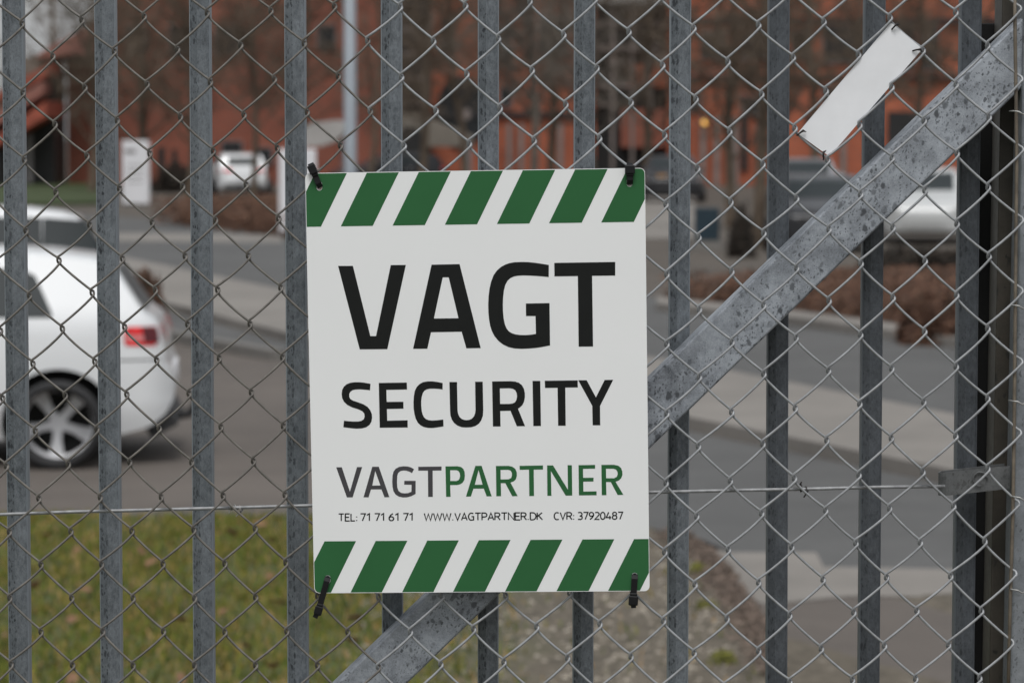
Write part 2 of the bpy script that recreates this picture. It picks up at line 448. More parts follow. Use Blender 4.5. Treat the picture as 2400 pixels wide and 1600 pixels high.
flat('far_lawn', [(-500, 428), (238, 428), (250, 480), (-500, 497)], 0.10, M['lawn'], thick=0.1)
flat('plaza', [(1500, 462), (1625, 462), (1640, 560), (1500, 560)], 0.012, M['concrete'])
flat('verge_strip', [(1540, 716), (1856, 748), (2240, 800), (3300, 965), (3300, 985), (2240, 818), (1856, 765), (1540, 730)], 0.11, M['concrete'], thick=0.1)
# pavement kerb
def strip_kerb(name, line, w, h, mat):
    mb = MB()
    P = [ground(x, y) for x, y in line]
    for a, b in zip(P, P[1:]):
        d = (b - a).normalized(); n = Vector((-d.y, d.x, 0)) * w
        q = [a, b, b + n, a + n]
        mb.add([(p.x, p.y, h) for p in q] + [(p.x, p.y, 0) for p in q], [(0, 1, 2, 3), (0, 4, 5, 1), (1, 5, 6, 2), (2, 6, 7, 3), (3, 7, 4, 0)])
    return tag(mb.build(name, mat, fix=True), kind='structure')
strip_kerb('kerb', [(668, 846), (381, 793), (272, 764)], 0.14, 0.11, M['kerb'])

# grass: blades over the verge left of the sign, thinner to the right
def inside(p, poly):
    c = False; n = len(poly)
    for i in range(n):
        a, b = poly[i], poly[(i + 1) % n]
        if (a.y > p.y) != (b.y > p.y) and p.x < (b.x - a.x) * (p.y - a.y) / (b.y - a.y) + a.x: c = not c
    return c
vp = [ground(x, y) for x, y in verge_pts]
rnd = random.Random(4)
mb = MB()
clump = lambda x, y: 0.5 + 0.5 * math.sin(x * 5.1 + 1.3 * math.sin(y * 2.3)) * math.sin(y * 1.9 + x * 1.7)
tries = 0
while len(mb.f) < 34000 and tries < 300000:
    tries += 1
    x = rnd.uniform(-3.9, 1.8); y = rnd.uniform(8.6, 17.9)
    if abs(x) > y * 0.175 + 0.1: continue
    dens = 1.0 if x < -0.6 else max(0.03, 1.0 - (x + 0.6) * 1.4)
    if rnd.random() > dens * (0.35 + 0.65 * clump(x, y)): continue
    p = Vector((x, y, 0))
    if y > 12 and not inside(p, vp): continue
    z = max(bank_z(x, y), 0.012); h = rnd.uniform(0.02, 0.055); a = rnd.uniform(0, 6.28); wd = rnd.uniform(0.004, 0.008)
    l = Vector((rnd.gauss(0, 0.4) * h, rnd.gauss(0, 0.4) * h, h)); d = Vector((math.cos(a), math.sin(a), 0)) * wd
    b = Vector((x, y, z - 0.003))
    mb.add([b - d, b + d, b + l], [(0, 1, 2)])
tag(mb.build('grass', M['grass']), 'short green lawn grass with yellowed patches behind the gate', 'grass', kind='stuff')
# loose gravel and litter on the bare ground under the sign
mb = MB()
for _ in range(5200):
    x = rnd.uniform(-0.7, 1.75); y = rnd.uniform(8.6, 16.5)
    p = Vector((x, y, 0))
    if y > 12 and not inside(p, vp): continue
    if rnd.random() > 0.35 + 0.65 * clump(x + 3, y): continue
    z = max(bank_z(x, y), 0.012); r = rnd.uniform(0.005, 0.02)
    c = Vector((x, y, z)); a = rnd.uniform(0, 6.28)
    vs = [c + Vector((math.cos(a + k * 1.57) * r * rnd.uniform(.7, 1.3), math.sin(a + k * 1.57) * r * rnd.uniform(.7, 1.3), 0.001)) for k in range(4)] + [c + Vector((0, 0, r * 0.7))]
    mb.add(vs, [(0, 1, 4), (1, 2, 4), (2, 3, 4), (3, 0, 4)])
tag(mb.build('gravel', M['chip']), 'loose pale gravel and litter on the bare soil below the sign', 'gravel', kind='stuff')
# small plants at the edge of the bank
def leafy_clump(name, c, rx, ry, h, n, ls, mat, seed, squash=1.0):
    rr = random.Random(seed); mb = MB()
    for _ in range(n):
        t = rr.random() ** 0.5; a = rr.uniform(0, 6.28); zz = rr.random()
        p = Vector((c[0] + math.cos(a) * t * rx * (1 - 0.4 * zz), c[1] + math.sin(a) * t * ry * (1 - 0.4 * zz), c[2] + zz * h))
        u = Vector((rr.gauss(0, 1), rr.gauss(0, 1), rr.gauss(0, 1))).normalized(); v = u.orthogonal().normalized()
        s = ls * rr.uniform(0.6, 1.4)
        mb.add([p - u * s, p + v * s * 0.6, p + u * s, p - v * s * 0.6], [(0, 1, 2, 3)])
    return mb.build(name, mat)
pl = [((1640, 1350), 0.10, 0.10, 330), ((1655, 1430), 0.08, 0.07, 240), ((1690, 1565), 0.10, 0.08, 300)]
lab = ['low yellow green weed at the soil edge, nearest the sign corner', 'small yellow green weed between two bars right of the sign', 'bright yellow green weed at the bottom edge beside the soil strip', 'faint weed clump just above the brightest bottom weed', 'thin weed on the bare soil under the sign']
for i, ((px, py), r, h, n) in enumerate(pl):
    g = ground(px, py); z0 = bank_z(g.x, g.y)
    o = leafy_clump('weed_plant', (g.x, g.y, z0), r * .75, r, h * .7, int(n * .5), 0.010, M['weed'], 30 + i)
    tag(o, lab[i], 'plant', 'weeds along the soil edge')
# dead plant litter along the soil edge
mb = MB()
for _ in range(2600):
    t = rnd.random(); seq = [(1600, 1262), (1690, 1332), (1740, 1405), (1790, 1480), (1835, 1600)]
    k = min(3, int(t * 4)); f = t * 4 - k
    px = seq[k][0] * (1 - f) + seq[k + 1][0] * f - abs(rnd.gauss(0, 38)) + 6; py = seq[k][1] * (1 - f) + seq[k + 1][1] * f
    g = ground(px, py); s = rnd.uniform(0.008, 0.022); u = Vector((rnd.gauss(0, 1), rnd.gauss(0, 1), rnd.gauss(0, .5))).normalized(); v = u.orthogonal().normalized()
    p = Vector((g.x, g.y, 0.02 + rnd.random() * 0.05))
    mb.add([p - u * s, p + v * s * 0.5, p + u * s, p - v * s * 0.5], [(0, 1, 2, 3)])
tag(mb.build('dead_ground_cover', M['litter']), 'brown withered ground cover along the edge of the driveway', 'ground cover', kind='stuff')
# fallen leaves
lf = MB(); lf.add([(-0.05, 0, 0.012), (-0.02, -0.028, 0.0), (0.03, -0.03, 0.01), (0.06, 0, 0.02), (0.03, 0.03, 0.004), (-0.02, 0.026, 0.015)], [(0, 1, 2, 3, 4, 5)])
leaf_px = [(180, 1288), (110, 1252), (325, 1288), (435, 1288), (355, 1317), (635, 1267), (630, 1350), (355, 1415), (80, 1372), (200, 1380), (525, 1432), (165, 1452), (575, 1512), (420, 1452), (655, 1414), (290, 1238), (610, 1228), (545, 1248), (12, 1490), (260, 1585), (170, 1590), (420, 1592), (640, 1560), (470, 1345), (105, 1305), (828, 1500), (835, 1448), (290, 1560)]
for i, (px, py) in enumerate(leaf_px):
    g = ground(px, py); o = lf.build('fallen_leaf', M['leaf']) if i == 0 else leaf0.copy()
    if i == 0: leaf0 = o
    else: col.objects.link(o)
    zb = max(bank_z(g.x, g.y), 0.012)
    g = ground(px, py, zb + 0.045)
    o.location = (g.x, g.y, zb + 0.045); o.rotation_euler = (rnd.uniform(0.3, 0.9), rnd.uniform(-0.5, 0.5), rnd.uniform(0, 6.3)); s = rnd.uniform(0.45, 0.95); o.scale = (s, s, s)
    tag(o, 'fallen brown leaf lying in the grass behind the gate', 'leaf', 'fallen leaves in the grass')

# ================================================================== GATE
YB = 3.78           # bars' front face
YR = 3.722          # brace front face
YM = 3.70           # chain-link mesh
gate = empty('metal_gate', (0, 3.78, 0.6))
tag(gate, 'galvanised steel gate of vertical bars with one diagonal brace and a side post', 'gate')
bars = [(28, 44), (245, 259.5), (467.5, 477), (690.5, 697.5), (917, 919.5), (1144.5, 1144), (1370.5, 1366.5), (1595.5, 1589), (1826.5, 1821.5), (2051.5, 2038), (2277, 2260)]
bars = [(-192, -170)] + bars
BW = 0.0254
for i, (xt, xb) in enumerate(bars):
    a = at(xt, 60, YB); b = at(xb, 1570, YB)
    d = (a - b) / (a.z - b.z)
    top = b + d * (3.0 - b.z); bot = b + d * (0.62 - b.z)
    mb = MB(); h = BW / 2
    # square tube with rounded corners and a shallow weld seam on the face
    sec = []
    for cx, cy, a0 in ((h, h, 0), (-h, h, 90), (-h, -h, 180), (h, -h, 270)):
        r = 0.0035
        for k in range(4):
            an = R(a0 + k * 30); sec.append((cx - math.copysign(r, cx) + r * math.cos(an), cy - math.copysign(r, cy) + r * math.sin(an)))
    k = 12  # between left-front and right-front corners
    sx = -0.0025
    sec = sec[:12] + [(sx - 0.0012, -h), (sx, -h - 0.0005), (sx + 0.0012, -h)] + sec[12:]
    n = len(sec); zs = [bot.z + (top.z - bot.z) * j / 12 for j in range(13)]
    vs = []
    for z in zs:
        vs += [(b.x + u, YB + h + v, z) for u, v in sec]
    fs = [(j * n + q, j * n + (q + 1) % n, (j + 1) * n + (q + 1) % n, (j + 1) * n + q) for j in range(12) for q in range(n)]
    fs += [tuple(range(n))[::-1], tuple(12 * n + q for q in range(n))]
    mb.add(vs, fs)
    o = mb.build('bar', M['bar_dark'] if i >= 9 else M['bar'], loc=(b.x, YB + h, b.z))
    o.rotation_euler = (0, math.atan(d.x), 0)
    for p in o.data.polygons: p.use_smooth = True
    o.data.set_sharp_from_angle(angle=R(50))
    loc_parent(o, gate)
    if i >= 9: tag(o, 'steel bar towards the post, coloured darker for its dimmer reflection')
# diagonal brace
U0, U1 = (1008, 1388.5), (2383, 56)
L0, L1 = (1177, 1390), (2046, 533)
def lerp2(a, b, t): return (a[0] + (b[0] - a[0]) * t, a[1] + (b[1] - a[1]) * t)
pu0 = at(*lerp2(U0, U1, -0.35), YR); pu1 = at(*lerp2(U0, U1, 1.03), YR)
du = (pu1 - pu0).normalized(); nn = Vector((du.z, 0, -du.x))
lo = at(1617, 960, YR); wbr = (lo - pu0).dot(nn)
mb = MB(); L = (pu1 - pu0).length
mid = (pu0 + pu1) / 2 + nn * wbr / 2 + Vector((0, wbr / 2, 0))
rot = Matrix((du, Vector((0, 1, 0)), nn)).transposed()
mb.box((0, 0, 0), (L, min(wbr, 0.056), wbr), rot)
br = mb.build('diagonal_brace', M['brace'], fix=True)
br.location = mid; bevel(br, 0.0032, 3); loc_parent(br, gate)
# frame post at the right, its face a little behind the mesh
def slanted_box(name, xl_t, xl_b, width, y0, y1, mat, ztop, zbot=0.62, parent=None, bev=0.003):
    a = at(xl_t, 60, y0); b = at(xl_b, 1570, y0); d = (a - b) / (a.z - b.z)
    t = b + d * (ztop - b.z); q = b + d * (zbot - b.z)
    mb = MB()
    mb.add([(q.x, y0, zbot), (q.x + width, y0, zbot), (q.x + width, y1, zbot), (q.x, y1, zbot), (t.x, y0, ztop), (t.x + width, y0, ztop), (t.x + width, y1, ztop), (t.x, y1, ztop)],
           [(0, 1, 5, 4), (1, 2, 6, 5), (2, 3, 7, 6), (3, 0, 4, 7), (4, 5, 6, 7), (3, 2, 1, 0)])
    o = mb.build(name, mat, loc=(b.x, (y0 + y1) / 2, 1.5))
    if bev: bevel(o, bev, 3)
    if parent: loc_parent(o, parent)
    return o
slanted_box('frame_post', 2399, 2368, 0.06, 3.716, 3.775, M['post'], 3.0, parent=gate)
# dark brown channel post and black post behind the mesh edge
cp = slanted_box('channel_post', 2348, 2319, 0.030, 3.79, 3.85, M['brown_post'], at(2340, -160, 3.78).z, bev=0.002)
tag(cp, 'dark brown steel post between the black post and the frame post', 'post')
q = at(2300, 55, 3.86)
bp = slanted_box('black_post', 2300, 2280, 0.042, 3.86, 3.92, M['rubber'], q.z, bev=0.002)
tag(bp, 'black post with flat top just behind the last gate bar', 'post')
mbp = MB()
# tension rod through the mesh end loops
rodt = [at(2378, -60, 3.702), at(2379, 60, 3.702), at(2383, 360, 3.702), at(2380, 690, 3.702), at(2377, 1000, 3.702), at(2374, 1200, 3.702), at(2368, 1400, 3.702), at(2361, 1700, 3.702)]
mb = MB(); mb.tube(rodt, 0.0022, 8)

# ------------------------------------------------------------------ chain-link mesh
TABLE = """-187,-169 -39,-177 108,-186 255,-195 402,-203 551,-212 700,-220 849,-226 1003,-229 1157,-234 1310,-240 1463,-247 1616,-255 1769,-263 1922,-272 2075,-283 2228,-294 2379,-308 2530,-322 2680,-339
-108,-94 39,-103 185,-111 332,-120 480,-128 628,-136 778,-143 930,-147 1083,-151 1236,-156 1389,-163 1542,-171 1695,-179 1848,-188 2001,-197 2154,-208 2306,-220 2457,-234 2608,-249
-178,-11 -31,-19 115,-28 261,-36 409,-45 557,-52 706,-59 856,-65 1009,-68 1162,-73 1315,-79 1468,-86 1621,-94 1774,-103 1927,-112 2080,-121 2233,-133 2384,-145 2535,-159 2686,-175
-101,64 51,56 191,48 337,39 485,31 634,26 783,15 937,17 1090,14 1241,3 1394,-2 1547,-9 1700,-17 1853,-26 2006,-35 2159,-46 2311,-57 2462,-70 2613,-84
-172,147 -25,139 123,132 267,121 415,116 563,106 712,102 861,96 1015,97 1167,90 1320,82 1473,75 1625,66 1777,59 1930,51 2085,41 2239,29 2388,19 2539,6 2690,-10
-95,223 53,218 198,206 344,198 492,193 642,186 792,179 940,181 1093,174 1246,165 1398,160 1552,153 1705,145 1858,135 2011,128 2162,118 2314,107 2466,95 2616,81
-166,306 -20,298 128,292 274,283 422,274 571,270 719,263 867,261 1021,260 1171,254 1325,245 1478,240 1630,232 1784,221 1935,213 2089,204 2240,198 2391,184 2542,171 2693,157
-90,382 56,375 203,366 350,360 499,354 649,347 797,341 946,342 1099,337 1251,330 1404,324 1557,317 1709,308 1862,300 2014,293 2165,283 2317,274 2468,261 2618,248
-160,466 -14,458 130,451 279,442 427,437 576,433 724,428 872,424 1024,421 1176,415 1329,408 1482,401 1634,395 1787,385 1939,375 2090,370 2242,359 2393,349 2544,337 2694,324
-84,541 60,541 209,527 356,521 504,516 652,512 800,508 951,504 1102,500 1254,493 1407,486 1560,479 1712,473 1866,465 2016,455 2167,446 2315,438 2468,426 2619,414
-153,624 -8,617 137,610 286,606 433,600 581,599 728,592 877,588 1028,584 1180,578 1332,571 1485,564 1637,556 1789,546 1942,537 2092,533 2242,524 2393,514 2544,503 2694,491
-77,699 68,693 215,686 363,680 509,679 657,674 804,672 954,668 1106,663 1257,656 1410,650 1562,643 1714,636 1866,628 2017,617 2167,611 2317,600 2468,592 2618,581
-145,782 0,775 145,770 291,766 439,760 585,759 732,755 880,752 1031,747 1183,741 1334,734 1486,728 1638,725 1789,715 1942,704 2092,697 2241,691 2392,680 2543,670 2693,658
-69,857 76,852 221,847 366,844 513,839 661,837 807,835 957,831 1108,825 1259,819 1411,813 1562,806 1715,801 1865,791 2016,784 2166,776 2314,769 2467,759 2617,748
-137,939 5,933 152,927 296,924 442,922 588,919 735,917 882,916 1033,909 1184,904 1335,897 1487,891 1638,883 1789,876 1941,868 2089,863 2240,858 2391,846 2541,837 2691,826
-62,1015 82,1010 226,1006 372,1004 517,1000 663,998 810,997 959,994 1109,988 1260,982 1411,975 1562,969 1714,965 1863,956 2014,946 2164,941 2314,933 2465,925 2614,915
-130,1096 14,1092 159,1088 303,1083 448,1083 593,1080 739,1079 885,1078 1035,1072 1185,1068 1335,1061 1486,1053 1636,1045 1787,1040 1937,1031 2088,1026 2239,1021 2388,1012 2538,1003 2687,993
-55,1172 90,1168 234,1165 377,1164 522,1161 667,1159 813,1159 960,1156 1110,1151 1260,1146 1410,1138 1560,1131 1711,1126 1861,1120 2012,1112 2162,1105 2314,1097 2461,1091 2610,1082
-123,1253 21,1246 165,1245 308,1244 453,1241 597,1238 741,1239 886,1240 1035,1235 1185,1230 1334,1224 1484,1216 1632,1209 1784,1202 1934,1195 2084,1190 2234,1185 2384,1178 2533,1170 2682,1161
-49,1328 95,1323 237,1322 381,1321 526,1320 669,1318 814,1320 961,1318 1110,1313 1259,1308 1408,1301 1557,1293 1706,1287 1855,1281 2005,1272 2156,1270 2307,1267 2455,1257 2604,1249
-118,1408 22,1401 167,1401 311,1401 455,1401 598,1399 743,1396 886,1398 1035,1395 1184,1395 1334,1388 1481,1377 1628,1369 1777,1364 1928,1357 2077,1352 2227,1349 2377,1342 2526,1335 2675,1327
-45,1483 95,1480 240,1479 382,1479 526,1480 671,1479 814,1480 961,1480 1109,1473 1257,1468 1405,1461 1554,1454 1703,1449 1850,1441 2000,1434 2148,1430 2299,1430 2448,1421 2597,1414
-114,1562 25,1556 169,1558 311,1559 455,1558 598,1558 743,1558 886,1562 1032,1556 1180,1550 1329,1541 1478,1538 1626,1529 1777,1524 1924,1519 2072,1512 2222,1510 2370,1504 2518,1499 2666,1491
-41,1636 100,1634 242,1634 385,1634 527,1635 670,1636 814,1639 959,1638 1106,1632 1254,1626 1401,1619 1549,1613 1698,1606 1850,1597 1997,1592 2145,1589 2295,1587 2440,1582 2587,1576
-109,1714 31,1711 172,1710 314,1711 456,1712 599,1713 742,1716 885,1720 1031,1714 1178,1707 1325,1701 1473,1695 1621,1688 1769,1682 1917,1677 2065,1672 2213,1669 2361,1665 2509,1660 2655,1654
-37,1788 103,1786 244,1787 385,1788 527,1790 670,1792 812,1796 956,1795 1103,1789 1249,1782 1396,1776 1544,1770 1692,1763 1839,1758 1987,1753 2134,1750 2282,1747 2430,1743 2576,1738"""
nodes = {}
for ri, line in enumerate(TABLE.strip().split('\n')):
    r = ri - 3
    cs = [c for c in range(-3, 36) if (c + r) % 2 == 0]
    for c, t in zip(cs, line.split()):
        a, b = map(float, t.split(','))
        nodes[(c, r)] = at(a, b, YM)
clm = empty('chain_link_mesh', (0, YM, 0.6))
tag(clm, 'galvanised chain link mesh of diamond wire stretched across the front of the gate', 'wire mesh')
PX = 3.70 / FPX        # one photograph pixel on the mesh plane
WR_NEW, WR_OLD = 0.00155, 0.00145
wr = random.Random(9)
DY = 0.0021
for k in range(-3, 31):
    pts = []
    r0 = -3
    for r in range(r0, 23):
        c = k if (k + r) % 2 == 0 else k + 1
        if (c, r) not in nodes: continue
        N = nodes[(c, r)]
        right = (c == k + 1)
        jx = wr.gauss(0, 0.3) * PX; jz = wr.gauss(0, 0.3) * PX
        upp = Vector((-3 * PX, 0, 7.2 * PX)); dwn = Vector((2.2 * PX, 0, -7.6 * PX))
        sgn = 1 if right else -1
        # arriving strand: right bend arrives on a back '\' strand, leaves on a front '/' strand
        y_in = DY if right else -DY
        pts.append((N + upp + Vector((jx, y_in, jz)), 'in'))
        bw_ = 1.0 if right else 0.62
        pts.append((N + Vector((sgn * 3.4 * bw_ * PX + 0.2 * PX, y_in * 0.75, 3.6 * PX)), 'a'))
        pts.append((N + Vector((sgn * 4.9 * bw_ * PX + 0.4 * PX, 0, -0.5 * PX)), 'b'))
        pts.append((N + Vector((sgn * 4.3 * bw_ * PX + 0.8 * PX, -y_in * 0.75, -4.8 * PX)), 'a'))
        pts.append((N + dwn + Vector((jx, -y_in, jz)), 'out'))
    poly = []
    for i, (p, kind) in enumerate(pts):
        poly.append(p)
        if kind == 'out' and i + 1 < len(pts):
            q = pts[i + 1][0]; d = q - p
            sag = Vector((-abs(d.z), 0, -abs(d.x))).normalized() if d.x > 0 else Vector((abs(d.z), 0, -abs(d.x))).normalized()
            s0 = wr.uniform(1.6, 3.4) * PX
            for t in (0.08, 0.22, 0.42, 0.65, 0.86):
                poly.append(p + d * t + sag * s0 * (4 * t * (1 - t)) ** 0.8 * (1.15 - 0.4 * t))
    mbw = MB(); mbw.tube(poly, WR_OLD if k <= 10 else WR_NEW, 8)
    o = mbw.build('wire', M['wire_old'] if k <= 10 else M['wire'], smooth=True)
    o.parent = clm; o.location = (0, -YM, -0.6)
    if k <= 10: tag(o, 'dull brownish grey weathered wire')
o = mb.build('tension_rod', M['rod'], smooth=True); o.parent = clm; o.location = (0, -YM, -0.6)

# horizontal line wire
YT = YM + 0.0072
tw = [(-140, 1209), (0, 1205), (180, 1198.5), (330, 1195), (552, 1189), (729, 1184), (1100, 1168), (1522, 1153), (1700, 1149), (1883, 1145.5), (2060, 1141), (2215, 1139)]
mb = MB(); mb.tube([at(x, y, YT) for x, y in tw], 0.00205, 10)
line = mb.build('line_wire', M['tension'], smooth=True, fix=True)
tag(line, 'thick horizontal straining wire running behind the chain link mesh to the strap', 'wire')
def twist(name, c, turns, r, rad, tilt, mat, label, cat='wire tie', tails=True, group='wire ties holding the mesh', ends=None):
    mb = MB(); pts = []
    for i in range(turns * 10 + 1):
        a = i / 10 * 2 * math.pi
        pts.append(Vector(((i / (turns * 10) - .5) * r * 1.6 * turns, math.cos(a) * r, math.sin(a) * r)))
    if ends: pts = [Vector(ends[0])] + pts + [Vector(ends[1])]
    rt = Matrix.Rotation(tilt, 3, 'Y')
    mb.tube([rt @ p for p in pts], rad, 6)
    o = mb.build(name, mat, smooth=True); o.location = c
    return tag(o, label, cat, group)
twist('wire_tie', at(552, 1190, YT), 3, 0.0036, 0.0007, R(12), M['tie'], 'thin wire tie wrapped round the line wire left of the sign', ends=[(-0.006, -0.003, -0.007), (0.003, -0.004, -0.009)])
twist('wire_tie', at(1883, 1146, YT), 2, 0.0040, 0.0009, R(25), M['tie_dark'], 'dark wire tie wrapped round the line wire right of the sign', ends=[(-0.006, -0.003, 0.007), (0.004, -0.004, -0.008)])
for (px, py), lb in zip([(2388, 263), (2388, 717), (2386, 941), (2390, 1165), (2386, 1382)], ['topmost hook tie round the rod on the frame post', 'hook tie on the frame post level with the middle of the word VAGT', 'hook tie on the frame post level with the word SECURITY', 'twisted hook tie on the frame post beside the strap', 'lowest hook tie on the frame post']):
    mb = MB(); c = at(px, py, 3.700)
    P = [(-0.010, 0.006, 0.001), (-0.0075, -0.0045, 0.0012), (-0.001, -0.0062, 0.0005), (0.004, -0.006, -0.0028), (0.009, 0.0, -0.001), (0.013, 0.008, 0.004), (0.0145, 0.016, 0.006)]
    mb.tube([Vector(p) * 1.0 for p in P], 0.0010, 6)
    o = mb.build('hook_tie', M['tie'], smooth=True); o.location = c
    tag(o, lb, 'wire tie', 'hook ties on the frame post')
# flat strap bracket, a U in plan round the last bar
def plan_strip(path, z_of, hgt, th):
    mb = MB(); n = len(path); vs = []
    for i, (x, y) in enumerate(path):
        a = Vector((path[max(i - 1, 0)][0], path[max(i - 1, 0)][1])); b = Vector((path[min(i + 1, n - 1)][0], path[min(i + 1, n - 1)][1]))
        t = (b - a).normalized(); nrm = Vector((-t.y, t.x)) * th / 2
        z = z_of(x)
        for s in (1, -1):
            vs += [(x + nrm.x * s, y + nrm.y * s, z - hgt / 2), (x + nrm.x * s, y + nrm.y * s, z + hgt / 2)]
    fs = []
    for i in range(n - 1):
        a = 4 * i; b = 4 * i + 4
        fs += [(a, b, b + 1, a + 1), (a + 2, a + 3, b + 3, b + 2), (a + 1, b + 1, b + 3, a + 3), (a, a + 2, b + 2, b)]
    fs += [(0, 1, 3, 2), (4 * n - 4, 4 * n - 2, 4 * n - 1, 4 * n - 3)]
    mb.add(vs, fs); return mb
pL = at(2203, 1134, 3.735); pR = at(2364, 1116, 3.735)
x0, x1 = pL.x, pR.x; sl = (pR.z - pL.z) / (x1 - x0)
path = [(x1, 3.728)] + [(x0 + 0.010 + (x1 - x0 - 0.01) * (1 - t), 3.728) for t in (0.2, 0.4, 0.6, 0.8)]
path += [(x0 + 0.010 + 0.0105 * math.cos(R(a)) , 3.7395 + 0.0115 * math.sin(R(a))) for a in range(-90, -271, -20)]
path += [(x0 + 0.02 + t * 0.06, 3.752 + t * 0.003) for t in (0, 0.33, 0.66, 1)]
strap = empty('strap_bracket', (x0, 3.735, pL.z))
tag(strap, 'dull flat steel strap folded round the line wire end beside the frame post', 'bracket')
o = plan_strip(path, lambda x: pL.z + (x - x0) * sl, 0.0275, 0.0018).build('strap', M['strap'], fix=True); o.parent = strap; o.location = -Vector(strap.location)
mb = MB(); c = at(2297, 1122, 3.7262)
mb.tube([c + Vector((math.cos(R(a)) * 0.0085, -0.0012, math.sin(R(a)) * 0.0085)) for a in range(0, 300, 20)], 0.0011, 6)
o = mb.build('wire_loop', M['strap'], smooth=True); o.parent = strap; o.location = -Vector(strap.location)

# ================================================================== SIGN
YS = 3.688
SO = at(1118, 893, YS)
TL, TR, BRc, BL = (715, 406), (1511.6, 393.5), (1522.6, 1384.3), (736.7, 1389.3)
def rounded(quad, r, inset=0.0, n=6):
    pts = []
    c = Vector((sum(p[0] for p in quad) / 4, sum(p[1] for p in quad) / 4))
    Q = [Vector(p) for p in quad]
    if inset: Q = [p + (c - p).normalized() * inset * 1.414 for p in Q]
    for i in range(4):
        a, b, d = Q[i - 1], Q[i], Q[(i + 1) % 4]
        u = (a - b).normalized(); v = (d - b).normalized()
        for k in range(n + 1):
            t = k / n
            p0 = b + u * r * (1 - t); p1 = b + v * r * t
            pts.append(p0 * (1 - t) + p1 * t)
    return [(p.x, p.y) for p in pts]
outline = rounded([TL, TR, BRc, BL], 14)
clipper = rounded([TL, TR, BRc, BL], 13, 1.3)
def area(p): return sum(p[i - 1][0] * p[i][1] - p[i][0] * p[i - 1][1] for i in range(len(p))) / 2
def clip(poly, cl):
    if area(cl) < 0: cl = cl[::-1]
    outp = poly
    for i in range(len(cl)):
        a, b = cl[i - 1], cl[i]; inp = outp; outp = []
        if abs(a[0] - b[0]) + abs(a[1] - b[1]) < 1e-6: outp = inp; continue
        side = lambda p: (b[0] - a[0]) * (p[1] - a[1]) - (b[1] - a[1]) * (p[0] - a[0])
        for j in range(len(inp)):
            p, q = inp[j - 1], inp[j]; sp, sq = side(p), side(q)
            if (sp >= 0) != (sq >= 0):
                t = sp / (sp - sq); outp.append((p[0] + (q[0] - p[0]) * t, p[1] + (q[1] - p[1]) * t))
            if sq >= 0: outp.append(q)
        if not outp: return []
    return outp
def slot(cx, cy, w_, h_, tilt=0):
    pts = []
    for k in range(16):
        a = 6.2832 * k / 16; x = math.cos(a) * w_ / 2; y = math.sin(a) * w_ / 2 + math.copysign((h_ - w_) / 2, math.sin(a))
        pts.append((cx + x * math.cos(tilt) - y * math.sin(tilt), cy + x * math.sin(tilt) + y * math.cos(tilt)))
    return pts
slots = [(748.5, 436, 12, 20), (1475.5, 427, 12, 20), (768, 1357, 12, 18), (1487.5, 1351, 12, 18)]
sign = empty('warning_sign', SO)
tag(sign, 'white security sign with green hazard stripes and black lettering tied to the mesh', 'sign')
def loc(px, py, off=0.0):
    p = at(px, py, YS) - SO; return Vector((p.x, -off, p.z))
def fill(loops, off, name, mat, mbx=None):
    mb = mbx or MB(); flatv = [p for l in loops for p in l]
    tris = tessellate_polygon([[Vector((p[0], p[1], 0)) for p in l] for l in loops])
    fs = []
    for t in tris:
        a, b, c = (flatv[i] for i in t)
        ar = (b[0] - a[0]) * (c[1] - a[1]) - (c[0] - a[0]) * (b[1] - a[1])
        if abs(ar) < 1e-9: continue
        fs.append(tuple(t) if ar < 0 else tuple(t)[::-1])
    # in picture coordinates y runs down, so clockwise there faces the viewer
    mb.add([loc(p[0], p[1], off) for p in flatv], fs)
    return mb
holes = [slot(*s) for s in slots]
mb = fill([outline] + holes, 0.0, '', None)
n0 = len(mb.v)
bk = MB(); fill([outline] + holes, -0.003, '', None, bk)
for f in bk.f: mb.f.append(tuple(i + n0 for i in f[::-1])); mb.m.append(0)
mb.v += bk.v
st = 0
for lp in [outline] + holes:
    m_ = len(lp)
    for i in range(m_):
        a, b = st + i, st + (i + 1) % m_
        mb.f.append((a, b, b + n0, a + n0)); mb.m.append(0)
    st += m_
bd = mb.build('board', M['board'], sign, fix=True)
def line_y(l, x): return l[0][1] + (l[1][1] - l[0][1]) * (x - l[0][0]) / (l[1][0] - l[0][0])
# green stripes
top_e = ((715, 406), (1511.6, 393.5)); t_in = ((700 + 48 / 2.834, 380 + 430 / 2.834), (700 + 2226 / 2.834, 380 + 397 / 2.834))
b_in = ((700 + 178 / 2.936, 1066 + 592 / 2.936), (700 + 2172 / 2.936, 1066 + 577.5 / 2.936)); bot_e = ((736.7, 1389.3), (1522.6, 1384.3))
stripes = []
cx = lambda v: 700 + v / 2.834
cb = lambda v: 700 + v / 2.936
for b0, b1, t0, t1 in [(-66, 148, 109, 322), (280, 492, 455, 667), (624, 838, 800, 1012), (971, 1185, 1146, 1359), (1317, 1532, 1491, 1706), (1663, 1880, 1838, 2054), (2010, 2226, 2185, 2400)]:
    stripes.append([(cx(t0), line_y(top_e, cx(t0)) - 0.0), (cx(t1), line_y(top_e, cx(t1))), (cx(b1), line_y(t_in, cx(b1))), (cx(b0), line_y(t_in, cx(b0)))])
for b0, b1, t0, t1 in [(0, 220, 178, 395), (355, 570, 530, 748), (710, 925, 885, 1102), (1060, 1280, 1240, 1458), (1418, 1635, 1596, 1815), (1772, 1993, 1953, 2172), (2127, 2346, 2308, 2527)]:
    stripes.append([(cb(t0), line_y(b_in, cb(t0))), (cb(t1), line_y(b_in, cb(t1))), (cb(b1), line_y(bot_e, cb(b1))), (cb(b0), line_y(bot_e, cb(b0)))])
